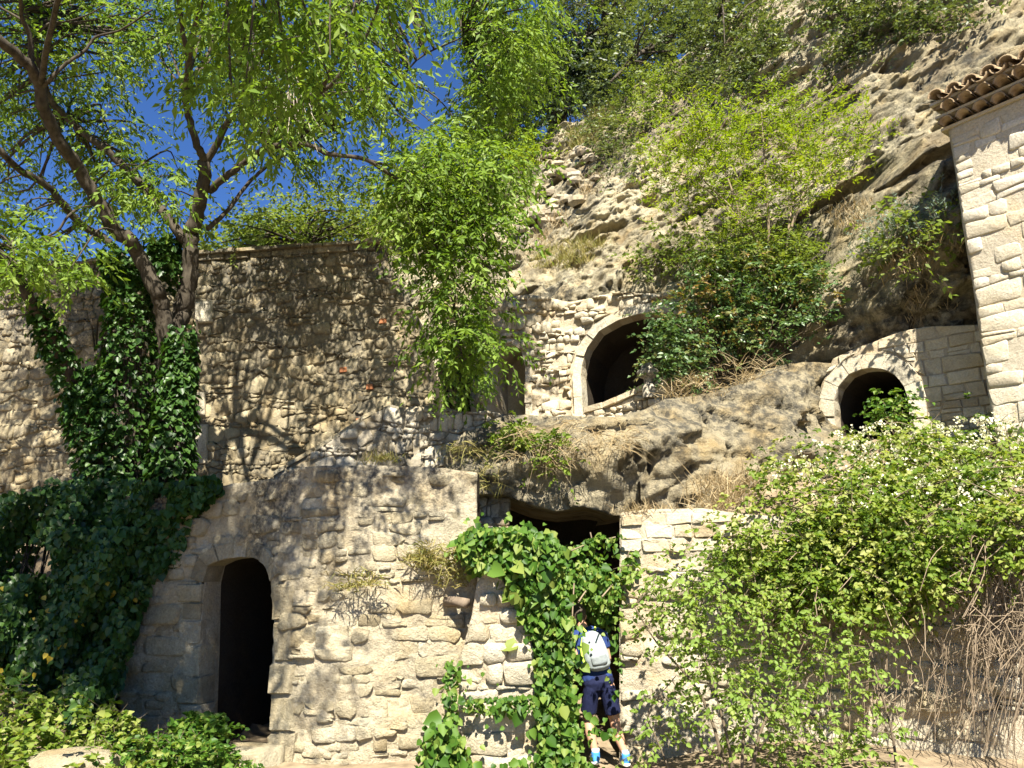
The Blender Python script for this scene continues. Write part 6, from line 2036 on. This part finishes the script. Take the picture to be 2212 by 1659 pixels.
def walker():
    O = W(1312, 1648, 8.9)
    A = lambda x, y, z: O + np.array([x, y, z]) * 0.93
    t = thing('person', 'walker seen from behind in navy shirt and shorts climbing past the vine', 'person', O)
    HEAD = A(-0.25, 0.16, 1.56)
    # ---- body
    b = MB()
    ball(b, HEAD, (0.074, 0.094, 0.112))
    ball(b, HEAD + np.array([0.0, 0.05, -0.055]), (0.055, 0.055, 0.065))          # jaw
    ball(b, HEAD + np.array([-0.01, 0.10, -0.015]), (0.014, 0.022, 0.024))        # nose
    ball(b, HEAD + np.array([-0.076, 0.0, -0.01]), (0.012, 0.022, 0.032))         # ears
    ball(b, HEAD + np.array([0.076, 0.0, -0.01]), (0.012, 0.022, 0.032))
    etube(b, [A(-0.235, 0.12, 1.50), A(-0.22, 0.10, 1.44), A(-0.20, 0.08, 1.38)], [0.052, 0.054, 0.075], [0.056, 0.056, 0.065])
    torso = [A(-0.20, 0.08, 1.40), A(-0.175, 0.075, 1.34), A(-0.15, 0.06, 1.22), A(-0.115, 0.04, 1.06), A(-0.09, 0.02, 0.95), A(-0.065, 0.0, 0.85), A(-0.06, 0.0, 0.78)]
    etube(b, torso, [0.10, 0.175, 0.165, 0.145, 0.135, 0.155, 0.13], [0.06, 0.095, 0.112, 0.10, 0.095, 0.11, 0.09])
    SL, SR = A(-0.345, 0.07, 1.345), A(0.0, 0.07, 1.33)
    EL, ER = A(-0.315, -0.02, 1.06), A(0.06, 0.05, 1.07)
    HL, HR = A(-0.27, 0.20, 1.00), A(0.02, 0.26, 1.12)
    for S_, E_, H_ in ((SL, EL, HL), (SR, ER, HR)):
        etube(b, [S_ + (torso[1] - S_) * 0.3, S_, S_ * 0.55 + E_ * 0.45, E_], [0.055, 0.056, 0.046, 0.038], [0.055, 0.056, 0.048, 0.038])
        etube(b, [E_, E_ * 0.65 + H_ * 0.35, H_ * 0.92 + E_ * 0.08], [0.038, 0.040, 0.026], [0.038, 0.038, 0.026])
        d = (H_ - E_) / np.linalg.norm(H_ - E_)
        sx = np.cross(d, np.array([0, 0, 1.0])); sx = sx / np.linalg.norm(sx)
        up = np.cross(sx, d)
        etube(b, [H_ - d * 0.01, H_ + d * 0.04, H_ + d * 0.085], [0.026, 0.040, 0.036], [0.020, 0.018, 0.015])
        for k, L in enumerate((0.060, 0.072, 0.068, 0.052)):
            r0 = H_ + d * 0.08 + sx * (k - 1.5) * 0.019
            etube(b, [r0 - d * 0.02, r0 + d * L * 0.5, r0 + d * L * 0.8 - up * 0.022, r0 + d * L * 0.75 - up * 0.045], [0.0095, 0.009, 0.0085, 0.007], [0.0095, 0.009, 0.0085, 0.007], 8)
        r0 = H_ + d * 0.03 - sx * 0.034
        etube(b, [r0, r0 + d * 0.025 - sx * 0.022, r0 + d * 0.055 - sx * 0.024 - up * 0.012], [0.012, 0.011, 0.008], [0.012, 0.011, 0.008], 8)
    LEG = [([A(-0.135, 0.0, 0.82), A(-0.165, 0.05, 0.62), A(-0.19, 0.12, 0.45), A(-0.165, 0.07, 0.28), A(-0.125, 0.02, 0.10)], 1),
           ([A(0.02, 0.0, 0.82), A(0.06, 0.01, 0.62), A(0.10, 0.03, 0.44), A(0.13, -0.06, 0.28), A(0.19, -0.13, 0.11)], -1)]
    FEET = []
    for p, sg in LEG:
        etube(b, smooth_path(p, 3), np.interp(np.linspace(0, 4, 13), range(5), [0.088, 0.075, 0.054, 0.056, 0.034]), np.interp(np.linspace(0, 4, 13), range(5), [0.095, 0.082, 0.057, 0.060, 0.036]))
        an = p[-1]
        etube(b, [an + np.array([0, -0.02, 0.02]), an + np.array([0, 0.0, -0.05]), an + np.array([0, 0.10, -0.075]), an + np.array([0, 0.17, -0.08])], [0.035, 0.036, 0.042, 0.030], [0.036, 0.036, 0.024, 0.018])
        FEET.append(an)
    fuse(b, 'body', M['skin'], t)
    # ---- hair
    h = MB()
    ball(h, HEAD + np.array([0, -0.012, 0.022]), (0.082, 0.097, 0.104))
    ball(h, HEAD + np.array([0, -0.045, -0.03]), (0.066, 0.055, 0.065))
    o = fuse(h, 'hair', M['hair'], t, 0.011, 2)
    # ---- shirt and shorts
    sh = MB()
    etube(sh, [A(-0.205, 0.085, 1.415), A(-0.175, 0.075, 1.35), A(-0.15, 0.06, 1.22), A(-0.115, 0.04, 1.06), A(-0.09, 0.02, 0.95), A(-0.075, 0.01, 0.87)],
          [0.085, 0.19, 0.182, 0.165, 0.157, 0.17], [0.062, 0.108, 0.127, 0.118, 0.112, 0.125])
    for S_, E_ in ((SL, EL), (SR, ER)):
        etube(sh, [S_ + (torso[1] - S_) * 0.35, S_ + np.array([0, 0, 0.01]), S_ * 0.5 + E_ * 0.5], [0.068, 0.072, 0.066], [0.068, 0.072, 0.066])
    fuse(sh, 'shirt', M['navy'], t, 0.012, 5)
    st = MB()
    etube(st, [A(-0.085, 0.015, 0.92), A(-0.065, 0.0, 0.84), A(-0.06, 0.0, 0.76)], [0.155, 0.168, 0.140], [0.115, 0.126, 0.100])
    etube(st, [A(-0.135, 0.0, 0.80), A(-0.165, 0.03, 0.66), A(-0.182, 0.06, 0.52)], [0.088, 0.088, 0.086], [0.10, 0.10, 0.092])
    etube(st, [A(0.02, 0.0, 0.80), A(0.058, 0.0, 0.66), A(0.085, 0.01, 0.51)], [0.088, 0.090, 0.088], [0.10, 0.10, 0.095])
    fuse(st, 'shorts', M['navy_shorts'], t, 0.010, 2)
    # ---- shoes
    for an in FEET:
        m = MB()
        etube(m, [an + np.array([0, -0.055, -0.045]), an + np.array([0, -0.02, -0.048]), an + np.array([0, 0.06, -0.058]), an + np.array([0, 0.15, -0.072]), an + np.array([0, 0.215, -0.082])], [0.030, 0.043, 0.046, 0.049, 0.028], [0.040, 0.050, 0.044, 0.032, 0.020])
        etube(m, [an + np.array([0, -0.005, -0.04]), an + np.array([0, -0.008, 0.015])], [0.046, 0.044], [0.050, 0.048])
        so = fuse(m, 'shoe', M['shoe_blue'], t, 0.009, 2)
        m = MB()
        etube(m, [an + np.array([0, -0.062, -0.088]), an + np.array([0, -0.01, -0.09]), an + np.array([0, 0.08, -0.094]), an + np.array([0, 0.17, -0.098]), an + np.array([0, 0.225, -0.098])], [0.030, 0.047, 0.048, 0.052, 0.028], [0.016] * 5)
        k = m.build('sole', M['shoe_white'], None)
        k.parent = so
        m = MB()
        etube(m, [an + np.array([0, -0.004, 0.0]), an + np.array([0, -0.006, 0.045])], [0.042, 0.040], [0.044, 0.042])
        m.build('sock', M['shoe_white'], t)
    # ---- backpack
    bp = thing('backpack', 'white backpack with lime green straps on the back of the walker', 'backpack', A(-0.10, -0.09, 1.0))
    m = MB()
    etube(m, [A(-0.055, -0.10, 0.99), A(-0.06, -0.115, 1.03), A(-0.085, -0.125, 1.12), A(-0.12, -0.115, 1.25), A(-0.14, -0.10, 1.34), A(-0.15, -0.07, 1.385)], [0.09, 0.125, 0.132, 0.122, 0.105, 0.06], [0.045, 0.075, 0.088, 0.075, 0.058, 0.035], 18)
    fuse(m, 'bag', M['pack'], bp, 0.010, 5)
    m = MB()
    etube(m, [A(-0.05, -0.185, 1.04), A(-0.055, -0.20, 1.07), A(-0.075, -0.205, 1.14), A(-0.09, -0.19, 1.19)], [0.06, 0.085, 0.088, 0.075], [0.012, 0.022, 0.022, 0.014], 14)
    fuse(m, 'pocket', M['pack_grey'], bp, 0.008, 3)
    for path in ([A(-0.19, -0.06, 1.39), A(-0.245, 0.04, 1.442), A(-0.265, 0.16, 1.39), A(-0.275, 0.19, 1.25), A(-0.265, 0.16, 1.12), A(-0.24, 0.05, 1.05), A(-0.19, -0.085, 1.02)],
                 [A(-0.10, -0.06, 1.38), A(-0.075, 0.04, 1.432), A(-0.065, 0.16, 1.38), A(-0.04, 0.19, 1.25), A(-0.01, 0.16, 1.12), A(0.05, 0.05, 1.05), A(0.04, -0.085, 1.02)],
                 [A(-0.235, -0.09, 1.33), A(-0.255, -0.13, 1.2), A(-0.225, -0.145, 1.06), A(-0.12, -0.16, 1.0)]):
        m = MB()
        p = smooth_path(path, 5)
        tube(m, p, [0.013] * len(p), 6)
        m.build('strap', M['lime'], bp)
M['pack_grey'] = mat_simple('pale_grey_nylon', (0.20, 0.225, 0.23), 0.6, 0.3, 0.12, 25, 0.3)
walker()
